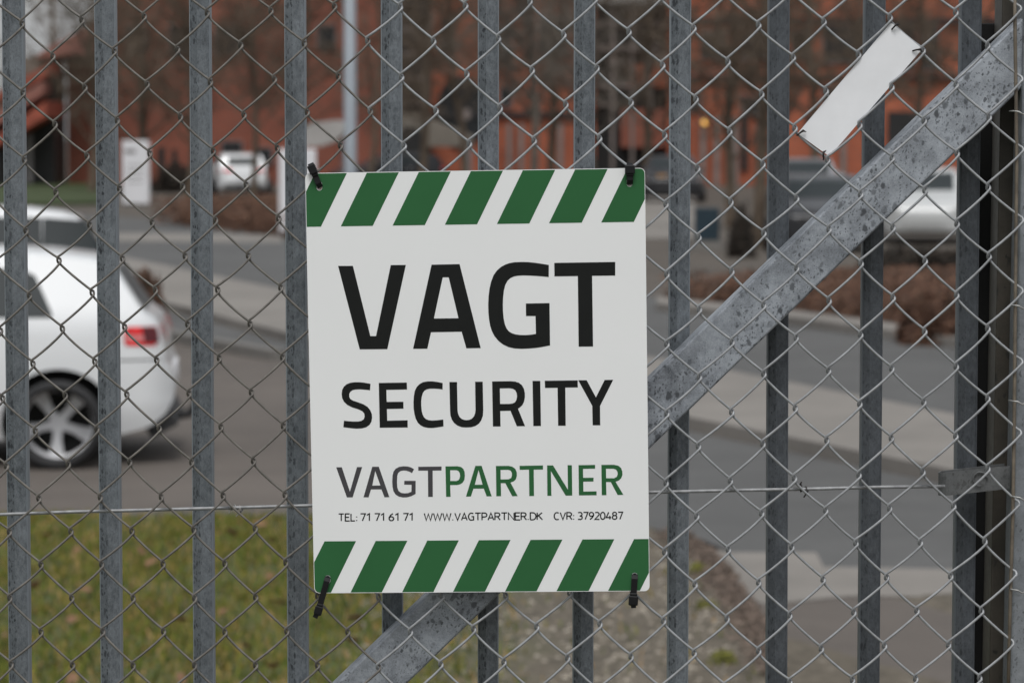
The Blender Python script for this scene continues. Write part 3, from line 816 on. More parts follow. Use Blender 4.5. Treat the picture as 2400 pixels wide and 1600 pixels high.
def pin(p, poly):
    c = False
    for i in range(len(poly)):
        a, b = poly[i - 1], poly[i]
        if (a[1] > p[1]) != (b[1] > p[1]) and p[0] < (b[0] - a[0]) * (p[1] - a[1]) / (b[1] - a[1]) + a[0]: c = not c
    return c
for k, s in enumerate(stripes):
    mb = MB(); pc = clip(s, clipper)
    lp = [pc]
    for sl_ in slots:
        h = slot(sl_[0], sl_[1], sl_[2] + 1.6, sl_[3] + 1.6)
        if all(pin(p, pc) for p in h): lp.append(h)
    if len(lp) == 1:
        for sl_ in slots:     # slot straddles the stripe edge: cut the stripe round it
            pass
    fill(lp, 0.00016, '', None, mb)
    mb.build('stripe', M['green'], sign)

# lettering traced as outlines
def G(ox, oy, s, *loops): return [[(ox + x / s, oy + y / s) for x, y in l] for l in loops]
A4 = (750, 580, 3.136); A5 = (750, 1060, 3.136)
big = {
 'letter_v': [[(133,135),(242,135),(370,650),(412,650),(520,129),(631,128),(495,746),(292,748)]],
 'letter_a': [[(820,126),(1026,122),(1181,738),(1076,740),(1041,618),(816,622),(789,743),(684,744)], [(902,219),(946,219),(1018,519),(837,521)]],
 'letter_g': [[(1682,128),(1640,121),(1580,112),(1530,107),(1480,106),(1430,108),(1395,114),(1360,126),(1330,143),(1300,169),(1276,203),(1258,250),(1246,300),(1239,360),(1236,420),(1238,480),(1243,530),(1251,575),(1264,615),(1282,650),(1310,684),(1345,712),(1385,731),(1430,741),(1480,744),(1530,742),(1580,738),(1630,731),(1691,719),(1687,408),(1513,411),(1514,503),(1584,503),(1587,634),(1550,640),(1510,643),(1470,642),(1440,638),(1410,629),(1388,615),(1372,595),(1359,565),(1350,520),(1345,470),(1344,420),(1346,365),(1352,315),(1362,275),(1378,245),(1398,226),(1425,213),(1455,207),(1490,205),(1540,206),(1590,209),(1640,213),(1681,217)]],
 'letter_t': [[(1722,113),(2170,106),(2170,206),(2000,208),(2007,727),(1901,728),(1895,210),(1723,212)]]}
small = {
 'letter_s': [[(371,1000),(368,1048),(345,1045),(320,1043),(295,1041),(265,1042),(240,1047),(223,1059),(215,1075),(215,1095),(224,1113),(245,1125),(285,1138),(320,1151),(350,1170),(370,1195),(381,1223),(383,1250),(378,1278),(364,1302),(340,1319),(308,1328),(270,1330),(225,1326),(172,1319),(176,1271),(210,1275),(245,1277),(280,1277),(305,1272),(322,1260),(328,1240),(325,1217),(310,1201),(283,1188),(235,1173),(200,1155),(176,1132),(163,1105),(159,1075),(163,1045),(176,1020),(195,1004),(222,993),(250,989),(285,988),(325,992)]],
 'letter_e': [[(432,994),(638,991),(640,1042),(488,1045),(490,1133),(613,1132),(614,1183),(492,1185),(494,1271),(644,1268),(645,1321),(439,1323)]],
 'letter_c': [[(902,995),(901,1042),(870,1038),(840,1036),(810,1036),(785,1041),(768,1051),(756,1068),(748,1095),(744,1125),(744,1160),(748,1200),(754,1225),(764,1245),(780,1260),(800,1267),(825,1270),(860,1268),(906,1262),(908,1313),(860,1321),(825,1325),(795,1324),(765,1318),(740,1306),(719,1286),(704,1258),(694,1222),(688,1180),(687,1135),(690,1090),(697,1052),(710,1025),(730,1003),(758,988),(790,982),(825,982),(865,987)]],
 'letter_u': [[(951,987),(1007,987),(1011,1190),(1015,1220),(1025,1243),(1043,1259),(1060,1265),(1077,1267),(1097,1265),(1115,1257),(1131,1240),(1140,1217),(1143,1190),(1140,985),(1196,985),(1200,1195),(1197,1235),(1186,1267),(1168,1293),(1143,1310),(1112,1319),(1077,1321),(1042,1319),(1010,1307),(985,1287),(969,1263),(959,1233),(956,1200)]],
 'letter_r': [[(1265,983),(1400,981),(1435,984),(1462,993),(1484,1010),(1499,1037),(1506,1070),(1506,1100),(1500,1132),(1488,1156),(1470,1173),(1455,1183),(1507,1311),(1447,1312),(1400,1198),(1325,1200),(1327,1314),(1271,1314)], [(1322,1034),(1395,1033),(1418,1037),(1435,1048),(1445,1068),(1448,1092),(1444,1118),(1433,1136),(1415,1145),(1390,1148),(1324,1148)]],
 'letter_i': [[(1562,979),(1619,979),(1624,1310),(1568,1311)]],
 'letter_t': [[(1652,978),(1894,975),(1895,1027),(1803,1028),(1806,1308),(1750,1308),(1746,1030),(1654,1031)]],
 'letter_y': [[(1898,974),(1960,974),(2028,1100),(2092,972),(2155,971),(2058,1163),(2060,1305),(2004,1305),(2001,1162)]]}
for nm, lp in list(big.items()) + list(small.items()):
    fill(G(*A4, *lp), 0.00016, '', None).build(nm, M['ink'], sign)
logo = [
 ('letter_v', 0, [[(119,108),(160,107),(220,287),(272,106),(310,106),(240,328),(198,329)]]),
 ('letter_a', 0, [[(384,104),(432,103),(510,327),(474,328),(452,270),(375,270),(357,328),(320,328)], [(406,135),(444,241),(384,242)]]),
 ('letter_g', 0, [[(691,122),(676,150),(655,139),(632,132),(612,131),(590,136),(575,149),(568,170),(566,215),(568,255),(577,281),(595,295),(620,299),(648,297),(672,287),(673,236),(619,235),(620,207),(703,207),(703,303),(670,320),(640,328),(610,329),(580,323),(556,308),(540,283),(533,250),(531,215),(533,170),(540,140),(556,118),(582,105),(612,100),(645,102),(670,109)]]),
 ('letter_t', 0, [[(722,104),(894,102),(893,131),(828,132),(829,325),(795,325),(793,132),(723,132)]]),
 ('letter_p', 1, [[(922,101),(1010,100),(1036,105),(1054,120),(1063,143),(1065,172),(1061,200),(1048,221),(1029,233),(1005,238),(957,238),(960,324),(927,325)], [(957,129),(1003,129),(1018,135),(1027,150),(1030,170),(1026,190),(1018,202),(1003,208),(958,208)]]),
 ('letter_a', 1, [[(1142,97),(1188,97),(1262,321),(1225,321),(1204,264),(1128,265),(1109,322),(1073,323)], [(1165,128),(1195,235),(1138,236)]]),
 ('letter_r', 1, [[(1293,98),(1385,97),(1415,104),(1436,120),(1446,145),(1447,170),(1440,195),(1424,211),(1400,220),(1453,319),(1413,320),(1362,224),(1329,224),(1331,320),(1296,320)], [(1327,127),(1383,126),(1401,132),(1410,148),(1411,168),(1405,186),(1385,196),(1328,197)]]),
 ('letter_t', 1, [[(1467,97),(1639,94),(1639,124),(1571,125),(1573,318),(1538,319),(1536,125),(1468,126)]]),
 ('letter_n', 1, [[(1669,94),(1713,94),(1822,272),(1820,92),(1851,92),(1854,315),(1806,316),(1697,136),(1701,317),(1671,317)]]),
 ('letter_e', 1, [[(1900,92),(2022,90),(2022,118),(1933,119),(1934,185),(2011,184),(2010,212),(1935,213),(1936,286),(2033,284),(2033,313),(1903,314)]]),
 ('letter_r', 1, [[(2068,90),(2160,89),(2192,96),(2212,112),(2222,138),(2223,163),(2214,188),(2197,204),(2172,214),(2230,310),(2188,311),(2137,216),(2103,216),(2105,312),(2071,313)], [(2102,118),(2158,118),(2176,125),(2186,140),(2188,158),(2181,178),(2162,188),(2103,188)]])]
for nm, g_, lp in logo:
    fill(G(*A5, *lp), 0.00016, '', None).build(nm, M['green'] if g_ else M['grey_ink'], sign)
# contact line: thin stroked characters
def arc(cx_, cy_, rx, ry, a0, a1, n=8): return [(cx_ + rx * math.cos(R(a0 + (a1 - a0) * i / n)), cy_ + ry * math.sin(R(a0 + (a1 - a0) * i / n))) for i in range(n + 1)]
GL = {   # unit height 1, y up; (width, strokes)
 'T': (.62, [[(0, 1), (.62, 1)], [(.31, 1), (.31, 0)]]),
 'E': (.50, [[(.5, 1), (0, 1), (0, 0), (.52, 0)], [(0, .52), (.44, .52)]]),
 'L': (.46, [[(0, 1), (0, 0), (.46, 0)]]),
 ':': (.06, [[(.03, .62), (.03, .50)], [(.03, .12), (.03, 0)]]),
 '.': (.16, [[(.06, .12), (.06, 0)]]),
 '7': (.52, [[(0, 1), (.52, 1), (.2, 0)]]),
 '1': (.28, [[(0, .8), (.28, 1), (.28, 0)]]),
 '6': (.54, [[(.44, 1), (.2, .78), (.03, .45)] + arc(.27, .28, .25, .28, 150, 510, 14)]),
 'W': (.86, [[(0, 1), (.2, 0), (.43, .92), (.66, 0), (.86, 1)]]),
 'V': (.58, [[(0, 1), (.29, 0), (.58, 1)]]),
 'A': (.60, [[(0, 0), (.30, 1), (.60, 0)], [(.12, .32), (.48, .32)]]),
 'G': (.58, [[(.54, .93)] + arc(.30, .5, .28, .5, 75, 285, 12) + [(.56, .06), (.56, .5), (.34, .5)]]),
 'P': (.52, [[(0, 0), (0, 1), (.25, 1)] + arc(.27, .72, .25, .28, 80, -80, 8) + [(0, .44)]]),
 'R': (.56, [[(0, 0), (0, 1), (.25, 1)] + arc(.27, .74, .25, .26, 80, -80, 8) + [(0, .48)], [(.28, .48), (.56, 0)]]),
 'N': (.60, [[(0, 0), (0, 1), (.60, 0), (.60, 1)]]),
 'D': (.60, [[(0, 0), (0, 1), (.22, 1)] + arc(.24, .5, .36, .5, 80, -80, 10) + [(.22, 0), (0, 0)]]),
 'K': (.55, [[(0, 0), (0, 1)], [(.52, 1), (.02, .48)], [(.14, .6), (.56, 0)]]),
 'C': (.54, [[(.54, .95)] + arc(.32, .5, .30, .5, 70, 290, 12) + [(.54, .05)]]),
 '3': (.50, [[(.02, .98)] + arc(.24, .75, .24, .25, 85, -80, 8) + arc(.24, .26, .26, .26, 80, -85, 8) + [(0, .04)]]),
 '9': (.54, [arc(.27, .72, .25, .28, -30, 330, 14) + [(.51, .55), (.34, .22), (.1, 0)]]),
 '2': (.50, [[(.02, .95)] + arc(.24, .74, .25, .26, 100, -35, 8) + [(0, 0), (.52, 0)]]),
 '0': (.54, [arc(.27, .5, .26, .5, 0, 360, 18)]),
 '4': (.56, [[(.42, 0), (.42, .5)], [(.28, 1), (0, .26), (.56, .26)]]),
 '8': (.54, [arc(.27, .76, .22, .24, -90, 270, 14), arc(.27, .27, .26, .27, 90, 450, 14)])}
def stroke(mb, pts, w_, off):
    n = len(pts); Pn = [Vector(p) for p in pts]; Lf = []; Rt = []
    for i in range(n):
        d0 = (Pn[i] - Pn[i - 1]).normalized() if i else (Pn[1] - Pn[0]).normalized()
        d1 = (Pn[i + 1] - Pn[i]).normalized() if i < n - 1 else d0
        t = (d0 + d1)
        t = t.normalized() if t.length > 0.2 else d0
        nr = Vector((-t.y, t.x)); c = max(0.5, abs(nr.dot(Vector((-d0.y, d0.x)))))
        ext = 0
        p = Pn[i]
        Lf.append(p + nr * w_ / 2 / c); Rt.append(p - nr * w_ / 2 / c)
    vs = [loc(p.x, p.y, off) for p in Lf] + [loc(p.x, p.y, off) for p in Rt]
    mb.add(vs, [(i, i + 1, n + i + 1, n + i) for i in range(n - 1)])
def word(mb, txt, xa, xb, gap=0.17, sp=0.58):
    wtot = 0; items = []
    for i, ch in enumerate(txt):
        if ch == ' ': wtot += sp - gap; continue
        items.append((ch, wtot)); wtot += GL[ch][0] + gap
    wtot -= gap
    sx = (xb - xa) / wtot
    H = 52.0
    for ch, x in items:
        for j, s_ in enumerate(GL[ch][1]):
            pts = [(xa + (x + u) * sx, 503 - (xa + (x + u) * sx - 135) * 0.0062 - 1 - v * H) for u, v in s_]
            pts = [(750 + a / 3.136, 1060 + b / 3.136) for a, b in pts]
            stroke(mb, pts, 2.9, 0.00016 + 0.00002 * j)
for txt, xa, xb, g_ in [('TEL:', 137, 271, .17), ('71 71 61 71', 298, 677, .16), ('WWW.VAGTPARTNER.DK', 767, 1634, .13), ('CVR:', 1720, 1866, .16), ('37920487', 1896, 2224, .14)]:
    mb = MB(); word(mb, txt, xa, xb, g_)
    mb.build('lettering', M['ink'], sign)
# make every printed face look towards the viewer
for o in sign.children:
    if o.name.split('.')[0] in ('board',): continue
    bm = bmesh.new(); bm.from_mesh(o.data)
    for f in bm.faces:
        f.normal_update()
        if f.normal.y > 0: f.normal_flip()
    bm.to_mesh(o.data); bm.free()

# cable ties
def cable_tie(name, p_slot, p_head, tail, label, head_w=19, strap_w=13.5, head_h=22):
    """strap comes out of the slot, runs over the board edge to the head, and loops back round the mesh wire"""
    a = at(*p_slot, YS); b = at(*p_head, YS); root = empty(name, b)
    tag(root, label, 'cable tie', 'black cable ties at the sign corners')
    d = (b - a).normalized(); wd = Vector((d.z, 0, -d.x)) * strap_w * PX / 2
    front = YS - 0.0022
    path = [(a - d * 0.001, YS + 0.010), (a - d * 0.0012, YS + 0.002), (a, YS - 0.0016), (a + d * 0.004, YS - 0.0032), ((a + b) / 2, YS - 0.0030), (b - d * 0.004, YS - 0.0030), (b + d * 0.003, YS - 0.0026), (b + d * 0.007, YS + 0.004), (b + d * 0.004, YS + 0.014), ((a + b) / 2, YS + 0.017), (a, YS + 0.013)]
    mb = MB(); vs = []; n = len(path)
    P = [Vector((p.x, y, p.z)) for p, y in path]
    for i, p in enumerate(P):
        t = (P[min(i + 1, n - 1)] - P[max(i - 1, 0)]).normalized(); nr = t.cross(wd).normalized() * 0.0006
        vs += [p - wd - nr, p + wd - nr, p + wd + nr, p - wd + nr]
    fs = []
    for i in range(n - 1):
        for k in range(4): fs.append((4 * i + k, 4 * i + (k + 1) % 4, 4 * i + 4 + (k + 1) % 4, 4 * i + 4 + k))
    fs += [(3, 2, 1, 0), tuple(4 * n - 4 + k for k in range(4))]
    mb.add([v - b for v in vs], fs)
    o = mb.build('strap', M['black'], root, fix=True, smooth=False)
    rot = Matrix((wd.normalized(), Vector((0, 1, 0)), d)).transposed()
    mb = MB(); mb.box((0, YS - 0.0052 - b.y, 0), (head_w * PX, 0.0055, head_h * PX), rot)
    mb.box(rot @ Vector((0, 0, -head_h * PX * 0.62)) + Vector((0, -0.0042, 0)), (head_w * PX * 0.8, 0.003, head_h * PX * 0.35), rot)
    h = mb.build('head', M['black'], root, fix=True); bevel(h, 0.0011, 2)
    if tail:
        q = at(*tail, YS - 0.006) - b
        mb = MB(); s = Vector((0, -0.006, 0)); dd = (q - s)
        ww = Vector((dd.z, 0, -dd.x)).normalized() * 0.0030
        mb.add([s - ww, s + ww, q + ww, q - ww] + [v + Vector((0, 0.0012, 0)) for v in (s - ww, s + ww, q + ww, q - ww)], [(0, 1, 2, 3), (7, 6, 5, 4), (0, 4, 5, 1), (1, 5, 6, 2), (2, 6, 7, 3), (3, 7, 4, 0)])
        mb.build('tail', M['black'], root, fix=True)
cable_tie('cable_tie', (750, 437), (733, 397), None, 'black cable tie at the upper left corner of the sign')
cable_tie('cable_tie', (1476, 430), (1476, 397), None, 'black cable tie at the upper right corner of the sign', 23, 14, 20)
cable_tie('cable_tie', (768, 1353), (747, 1428), (738, 1447), 'long slanting black cable tie at the lower left corner of the sign', 19, 13.5, 20)
cable_tie('cable_tie', (1487.5, 1347), (1484, 1405), (1485, 1424), 'upright black cable tie at the lower right corner of the sign', 22, 14.5, 22)

# blank plate woven behind the diagonal strands
pq = [(2088, 53), (2162, 115), (1944, 367), (1869, 313)]
ring = rounded(pq, 6, 0, 3)
po = at(2015, 212, YM)
mb = MB(); n = len(ring)
V0 = [at(x, y, YM) - po for x, y in ring]
mb.add([v + Vector((0, -0.0004, 0)) for v in V0] + [v + Vector((0, 0.0004, 0)) for v in V0], [tuple(range(n))[::-1], tuple(range(n, 2 * n))] + [(i, (i + 1) % n, (i + 1) % n + n, i + n) for i in range(n)])
o = mb.build('blank_plate', M['plate'], fix=True); o.location = po
tag(o, 'narrow blank white plate hung slantwise in the mesh above the brace', 'plate')
for (px, py), an, lb in [((2098, 63), 25, 'rusty wire twist at the top corner of the blank plate'), ((2149, 119), -10, 'rusty wire twist at the right corner of the blank plate'), ((1877, 312), 20, 'rusty wire twist at the left corner of the blank plate'), ((1931, 364), 75, 'rusty wire twist at the bottom corner of the blank plate')]:
    mb = MB(); rt = Matrix.Rotation(R(-an), 3, 'Y')
    P = [(-0.005, 0.003, -0.001), (-0.0045, -0.0015, -0.001), (-0.001, -0.003, 0.0008), (0.003, -0.0035, 0.0012), (0.0055, -0.003, -0.0005), (0.0035, -0.0042, 0.0025), (-0.002, -0.004, 0.0002)]
    mb.tube([rt @ Vector(p) for p in P], 0.0010, 6)
    o = mb.build('wire_twist', M['tie_dark'], smooth=True); o.location = at(px, py, YM - 0.0004)
    tag(o, lb, 'wire tie', 'rusty twists on the blank plate')

# ================================================================== CARS
def interp(tab, x):
    if x <= tab[0][0]: return tab[0][1]
    for (a, b), (c, d) in zip(tab, tab[1:]):
        if x <= c: return b + (d - b) * (x - a) / (c - a)
    return tab[-1][1]
TOP = [(-3.44, .56), (-3.42, .66), (-3.33, .76), (-3.1, .86), (-2.5, .96), (-2.25, 1.0), (-1.95, 1.14), (-1.55, 1.345), (-1.3, 1.42), (-1.0, 1.455), (-.55, 1.465), (-.1, 1.45), (.2, 1.41), (.36, 1.36), (.42, 1.27), (.5, 1.14), (.57, 1.035), (.63, .99), (.665, .94), (.69, .86), (.705, .72), (.745, .64), (.758, .56)]
BOT = [(-3.44, .40), (-3.40, .26), (-3.2, .19), (-2.9, .17), (.2, .18), (.42, .21), (.60, .26), (.70, .34), (.745, .42), (.758, .50)]
def hw(x, z):
    W = 0.885
    W *= 1 - 0.11 * abs((x + 1.35) / 2.1) ** 5
    if x > 0.45: W *= 1 - 0.36 * ((x - 0.45) / 0.36) ** 3.4
    if x < -3.1: W *= 1 - 0.5 * ((-3.1 - x) / 0.36) ** 2.2
    if z < 0.45: W *= 1 - 0.07 * ((0.45 - z) / 0.3) ** 1.5
    elif z < 0.97: W *= 1 - 0.02 * abs((z - 0.62) / 0.35) ** 2
    else: W = W * 0.98 - (z - 0.97) * 0.44
    return max(W, 0.02)
def car_body():
    xs = [-3.44, -3.43, -3.40, -3.35, -3.28, -3.2, -3.1, -2.95, -2.8, -2.6, -2.4, -2.25, -2.1, -1.95, -1.8, -1.6, -1.45, -1.3, -1.1, -.9, -.7, -.5, -.3, -.1, .05, .2, .28, .36, .39, .42, .46, .5, .535, .57, .6, .63, .65, .665, .68, .69, .70, .705, .715, .73, .745, .758]
    NZ = 16; rings = []
    for x in xs:
        zt = interp(TOP, x); zb = interp(BOT, x); ze = zt - 0.025 if zt - zb > .2 else zt - 0.005
        pts = [(0, zb), (hw(x, zb) * 0.55, zb)]
        for i in range(NZ + 1):
            z = zb + (ze - zb) * i / NZ; pts.append((hw(x, z), z))
        h_ = hw(x, ze); pts += [(h_ * .93, ze + (zt - ze) * .55), (h_ * .75, ze + (zt - ze) * .85), (h_ * .4, zt), (0, zt)]
        full = [(x, -a, b) for a, b in pts] + [(x, a, b) for a, b in pts[-2:0:-1]]
        rings.append(full)
    n = len(rings[0]); mb = MB()
    mb.add([p for r_ in rings for p in r_], [(i * n + k, i * n + (k + 1) % n, (i + 1) * n + (k + 1) % n, (i + 1) * n + k) for i in range(len(xs) - 1) for k in range(n)] + [tuple(range(n)), tuple((len(xs) - 1) * n + k for k in range(n))[::-1]])
    return mb
def side_patch(mb, poly, eps, sgn=-1, nx=10, nz=6):
    """poly: quad corners (x,z) TL,TR,BR,BL mapped onto the body side"""
    vs = []
    for j in range(nz + 1):
        for i in range(nx + 1):
            u, v = i / nx, j / nz
            x = (poly[0][0] * (1 - u) + poly[1][0] * u) * (1 - v) + (poly[3][0] * (1 - u) + poly[2][0] * u) * v
            z = (poly[0][1] * (1 - u) + poly[1][1] * u) * (1 - v) + (poly[3][1] * (1 - u) + poly[2][1] * u) * v
            vs.append((x, sgn * (hw(x, z) + eps), z))
    fs = [(j * (nx + 1) + i, j * (nx + 1) + i + 1, (j + 1) * (nx + 1) + i + 1, (j + 1) * (nx + 1) + i) for j in range(nz) for i in range(nx)]
    mb.add(vs, fs if sgn > 0 else [f[::-1] for f in fs])
def rear_x(z):
    tab = sorted([(zz, xx) for xx, zz in TOP if xx > 0.3 and zz > .5]); return interp(tab, z)
def end_patch(mb, y0, y1, z0, z1, fx, eps, n=8):
    vs = []
    for j in range(n + 1):
        for i in range(n + 1):
            y = y0 + (y1 - y0) * i / n; z = z0 + (z1 - z0) * j / n
            vs.append((fx(z) + eps, y, z))
    mb.add(vs, [(j * (n + 1) + i, j * (n + 1) + i + 1, (j + 1) * (n + 1) + i + 1, (j + 1) * (n + 1) + i) for j in range(n) for i in range(n)])
def make_car(name, label, paint, cat='car'):
    root = empty(name)
    tag(root, label, cat)
    body = car_body().build('body', paint, fix=True)
    cut = MB()
    for ax in (0.0, -2.6):
        for sg in (-1, 1):
            cut.tube([(ax, sg * 0.62, .29), (ax, sg * 1.1, .29)], .372, 40)
    cu = cut.build('cut', M['liner'], fix=True)
    bo = body.modifiers.new('arches', 'BOOLEAN'); bo.operation = 'DIFFERENCE'; bo.object = cu; bo.solver = 'EXACT'
    dg = bpy.context.evaluated_depsgraph_get()
    me = bpy.data.meshes.new_from_object(body.evaluated_get(dg))
    body.modifiers.clear(); body.data = me
    bpy.data.objects.remove(cu)
    for p in me.polygons: p.use_smooth = True
    me.set_sharp_from_angle(angle=R(35))
    if len(me.materials) < 2: me.materials.append(M['liner'])
    me.materials[0] = paint; me.materials[1] = M['liner']
    for p in me.polygons:
        c = p.center; inr = min(math.hypot(c.x, c.z - .29), math.hypot(c.x + 2.6, c.z - .29))
        p.material_index = 1 if (inr < .376 and (abs(c.y) < 0.86 and (abs(p.normal.y) < .5 or abs(c.y) < .66))) else 0
    body.parent = root
    for sg in (-1, 1):
        mb = MB()
        side_patch(mb, [(-.62, 1.345), (-.24, 1.335), (-.04, 1.01), (-.60, 1.01)], .004, sg)
        side_patch(mb, [(-.24, 1.335), (-.15, 1.29), (-.035, 1.04), (-.04, 1.01)], .004, sg, 3, 6)
        mb.build('side_window', M['car_glass'], root)
        mb = MB(); side_patch(mb, [(-1.42, 1.335), (-.70, 1.345), (-.68, 1.01), (-1.80, 1.01)], .004, sg)
        mb.build('side_window', M['car_glass'], root)
        mb = MB()
        side_patch(mb, [(-.66, .98), (-.652, .98), (-.652, .25), (-.66, .25)], .0015, sg, 1, 8); mb.build('panel_gap', M['trim'], root)
        mb = MB(); side_patch(mb, [(-1.72, .98), (-1.712, .98), (-1.712, .25), (-1.72, .25)], .0015, sg, 1, 8); mb.build('panel_gap', M['trim'], root)
        mb = MB(); side_patch(mb, [(.45, .945), (.640, .945), (.662, .885), (.43, .885)], .006, sg, 6, 3)
        tl = mb.build('tail_light', M['red_lens'], root)
        mb = MB(); side_patch(mb, [(.55, .940), (.645, .940), (.665, .835), (.57, .835)], .009, sg, 4, 3)
        mb.build('dark_lens', M['dark_lens'], tl)
        mb = MB(); side_patch(mb, [(.43, .887), (.60, .887), (.60, .85), (.43, .85)], .0075, sg, 4, 2)
        mb.build('clear_lens', M['clear_lens'], tl)
        mb = MB(); side_patch(mb, [(.43, .85), (.66, .855), (.64, .812), (.45, .815)], .006, sg, 4, 2)
        mb.build('lower_lens', M['red_lens'], tl)
        mb = MB(); end_patch(mb, sg * .40, sg * .66, .83, .945, rear_x, .012)
        mb.build('rear_lens', M['red_lens'], tl)
        mb = MB(); side_patch(mb, [(-3.30, .74), (-2.98, .80), (-3.0, .70), (-3.36, .64)], .006, sg, 6, 3)
        mb.build('headlight', M['silver_paint'], root)
        mb = MB(); side_patch(mb, [(-.8, .16 + .12), (.1, .28), (.1, .2), (-.8, .2)], -.3, sg, 2, 2)
        mb = MB(); side_patch(mb, [(.40, .722), (.70, .722), (.70, .712), (.40, .712)], .002, sg, 6, 1); mb.build('bumper_seam', M['trim'], root)
        mb = MB(); side_patch(mb, [(-.82, .90), (-.70, .90), (-.70, .875), (-.82, .875)], .02, sg, 2, 2); mb.build('door_handle', paint, root)
        mb = MB(); mb.box((-1.92, sg * .93, 1.02), (.12, .16, .11)); mr = mb.build('mirror', paint, root, fix=True); bevel(mr, .03, 3)
    mb = MB(); end_patch(mb, -.52, .52, 1.05, 1.33, rear_x, .006); mb.build('rear_window', M['car_glass'], root)
    fxw = lambda z: interp([(.98, -2.28), (1.14, -1.95), (1.345, -1.55), (1.42, -1.3)], z)
    mb = MB(); end_patch(mb, -.60, .60, 1.03, 1.38, fxw, -.012); mb.build('windscreen', M['car_glass'], root)
    mb = MB(); mb.box((.66, 0, .27), (.20, 1.36, .13), Matrix.Rotation(R(-28), 3, 'Y')); mb.tube([(.60, -.15, .25), (.84, -.15, .29), (.90, -.15, .36), (.905, -.15, .47)], .034, 8); mb.build('rear_skirt', M['trim'], root, fix=True)
    mb = MB(); mb.box((-3.415, 0, .62), (.05, .95, .13)); mb.build('grille', M['trim'], root, fix=True)
    mb = MB(); mb.box((-3.40, 0, .34), (.06, 1.1, .12)); mb.build('air_intake', M['trim'], root, fix=True)
    mb = MB(); mb.box((.745, 0, .60), (.03, .5, .11)); mb.build('number_plate', M['pylon'], root, fix=True)
    for ax in (0.0, -2.6):
        for sg in (-1, 1):
            wroot = MB(); prof = [(.20, .238), (.20, .25), (.205, .275), (.19, .292), (.16, .298), (.04, .298), (.01, .292), (0, .275), (0, .24)]
            n = 40; vs = []
            for k in range(n):
                a = 6.2832 * k / n
                for yy, rr_ in prof: vs.append((math.cos(a) * rr_, -sg * (yy - .20), math.sin(a) * rr_))
            m_ = len(prof)
            wroot.add(vs, [(k * m_ + j, k * m_ + (j + 1) % m_, ((k + 1) % n) * m_ + (j + 1) % m_, ((k + 1) % n) * m_ + j) for k in range(n) for j in range(m_)])
            wh = wroot.build('wheel', M['tyre'], root, smooth=True, fix=True); wh.location = (ax, sg * .855, .292)
            wh.location.y = sg * 0.665 + 0 * sg; wh.location.y = sg * 0.86
            rm = MB()
            # rim lip
            prof2 = [(-.012, .243), (.006, .243), (.010, .236), (.004, .224), (-.03, .218), (-.05, .221)]
            vs = []
            for k in range(n):
                a = 6.2832 * k / n
                for yy, rr_ in prof2: vs.append((math.cos(a) * rr_, sg * yy, math.sin(a) * rr_))
            m_ = len(prof2)
            rm.add(vs, [(k * m_ + j, k * m_ + (j + 1) % m_, ((k + 1) % n) * m_ + (j + 1) % m_, ((k + 1) % n) * m_ + j) for k in range(n) for j in range(m_)])
            for q_ in range(5):
                a = R(50 + 72 * q_); ca, sa = math.cos(a), math.sin(a)
                for part_ in (-1, 1):
                    pr = [(.05, .006 * part_), (.05, .030 * part_), (.12, .030 * part_), (.224, .052 * part_), (.224, .008 * part_)]
                    vs = [(u * ca - v * sa, sg * (.0 + (.004 if u < .1 else -.006)), u * sa + v * ca) for u, v in pr]
                    vs += [(x, y - sg * .03, z) for x, y, z in vs]
                    rm.add(vs, [(0, 1, 2, 3, 4), (9, 8, 7, 6, 5)] + [(i, (i + 1) % 5, (i + 1) % 5 + 5, i + 5) for i in range(5)])
                pr = [(.05, .0062), (.05, -.0062), (.222, -.0085), (.222, .0085)]
                vs = [(u * ca - v * sa, -sg * .012, u * sa + v * ca) for u, v in pr]
                rm.add(vs, [(0, 1, 2, 3)])
            rm.tube([(0, sg * -.03, 0), (0, sg * .006, 0)], .058, 20)
            rim = rm.build('rim', M['rim'], wh, fix=True)
            dk = MB(); dk.tube([(0, -sg * .07, 0), (0, -sg * .065, 0)], .232, 32); dk.build('brake_disc', M['liner'], wh, fix=True)
    return root
car1 = make_car('parked_car', 'white hatchback parked nearest, its red tail light beside the bars', M['white_paint'])
D1 = 20.54
px_m = FPX / D1
YAW = R(4.5)
def place_wheel(c, px, D, yaw, sx=1.0):
    """put the near rear wheel at distance D under picture column px"""
    off = Matrix.Rotation(yaw, 3, 'Z') @ Vector((0, -0.86, 0))
    c.location = ((px - 1200) / FPX * D - off.x, D - off.y, 0.008); c.rotation_euler = (0, 0, yaw)
place_wheel(car1, 132, D1, YAW)
car1.scale = (1, 1, 0.968)
# ground contact is set at the near wheels
def repaint(root, mat):
    for o in root.children:
        n_ = o.name.split('.')[0]
        if n_ in ('body', 'mirror'):
            o.material_slots[0].link = 'OBJECT'; o.material_slots[0].material = mat
def put_car(px, py, rz, mat, label, scale=(1, 1, 1)):
    c = copy_tree(car1); g = ground(px, py)
    c.location = (g.x, g.y, 0.012); c.rotation_euler = (0, 0, R(rz)); c.scale = scale
    if mat: repaint(c, mat)
    c['label'] = label
    return c
grp = 'parked cars'
car1['group'] = grp
c2 = put_car(150, 838, 0, None, 'white estate car parked behind the nearest hatchback, only roof and windows showing', (1.05, 1, 1.0))
place_wheel(c2, 92, 30.5, R(7.0))
mb = MB(); side_patch(mb, [(0.03, 1.36), (.42, 1.33), (.60, 1.02), (0.02, 1.02)], .004, -1, 8, 6); side_patch(mb, [(-.9, 1.37), (.02, 1.36), (.02, 1.02), (-.9, 1.02)], .006, -1, 12, 6)
mb.build('quarter_window', M['car_glass'], c2)
c3 = put_car(566, 460, -79, None, 'small white hatchback parked far away left, in front of the brick building')
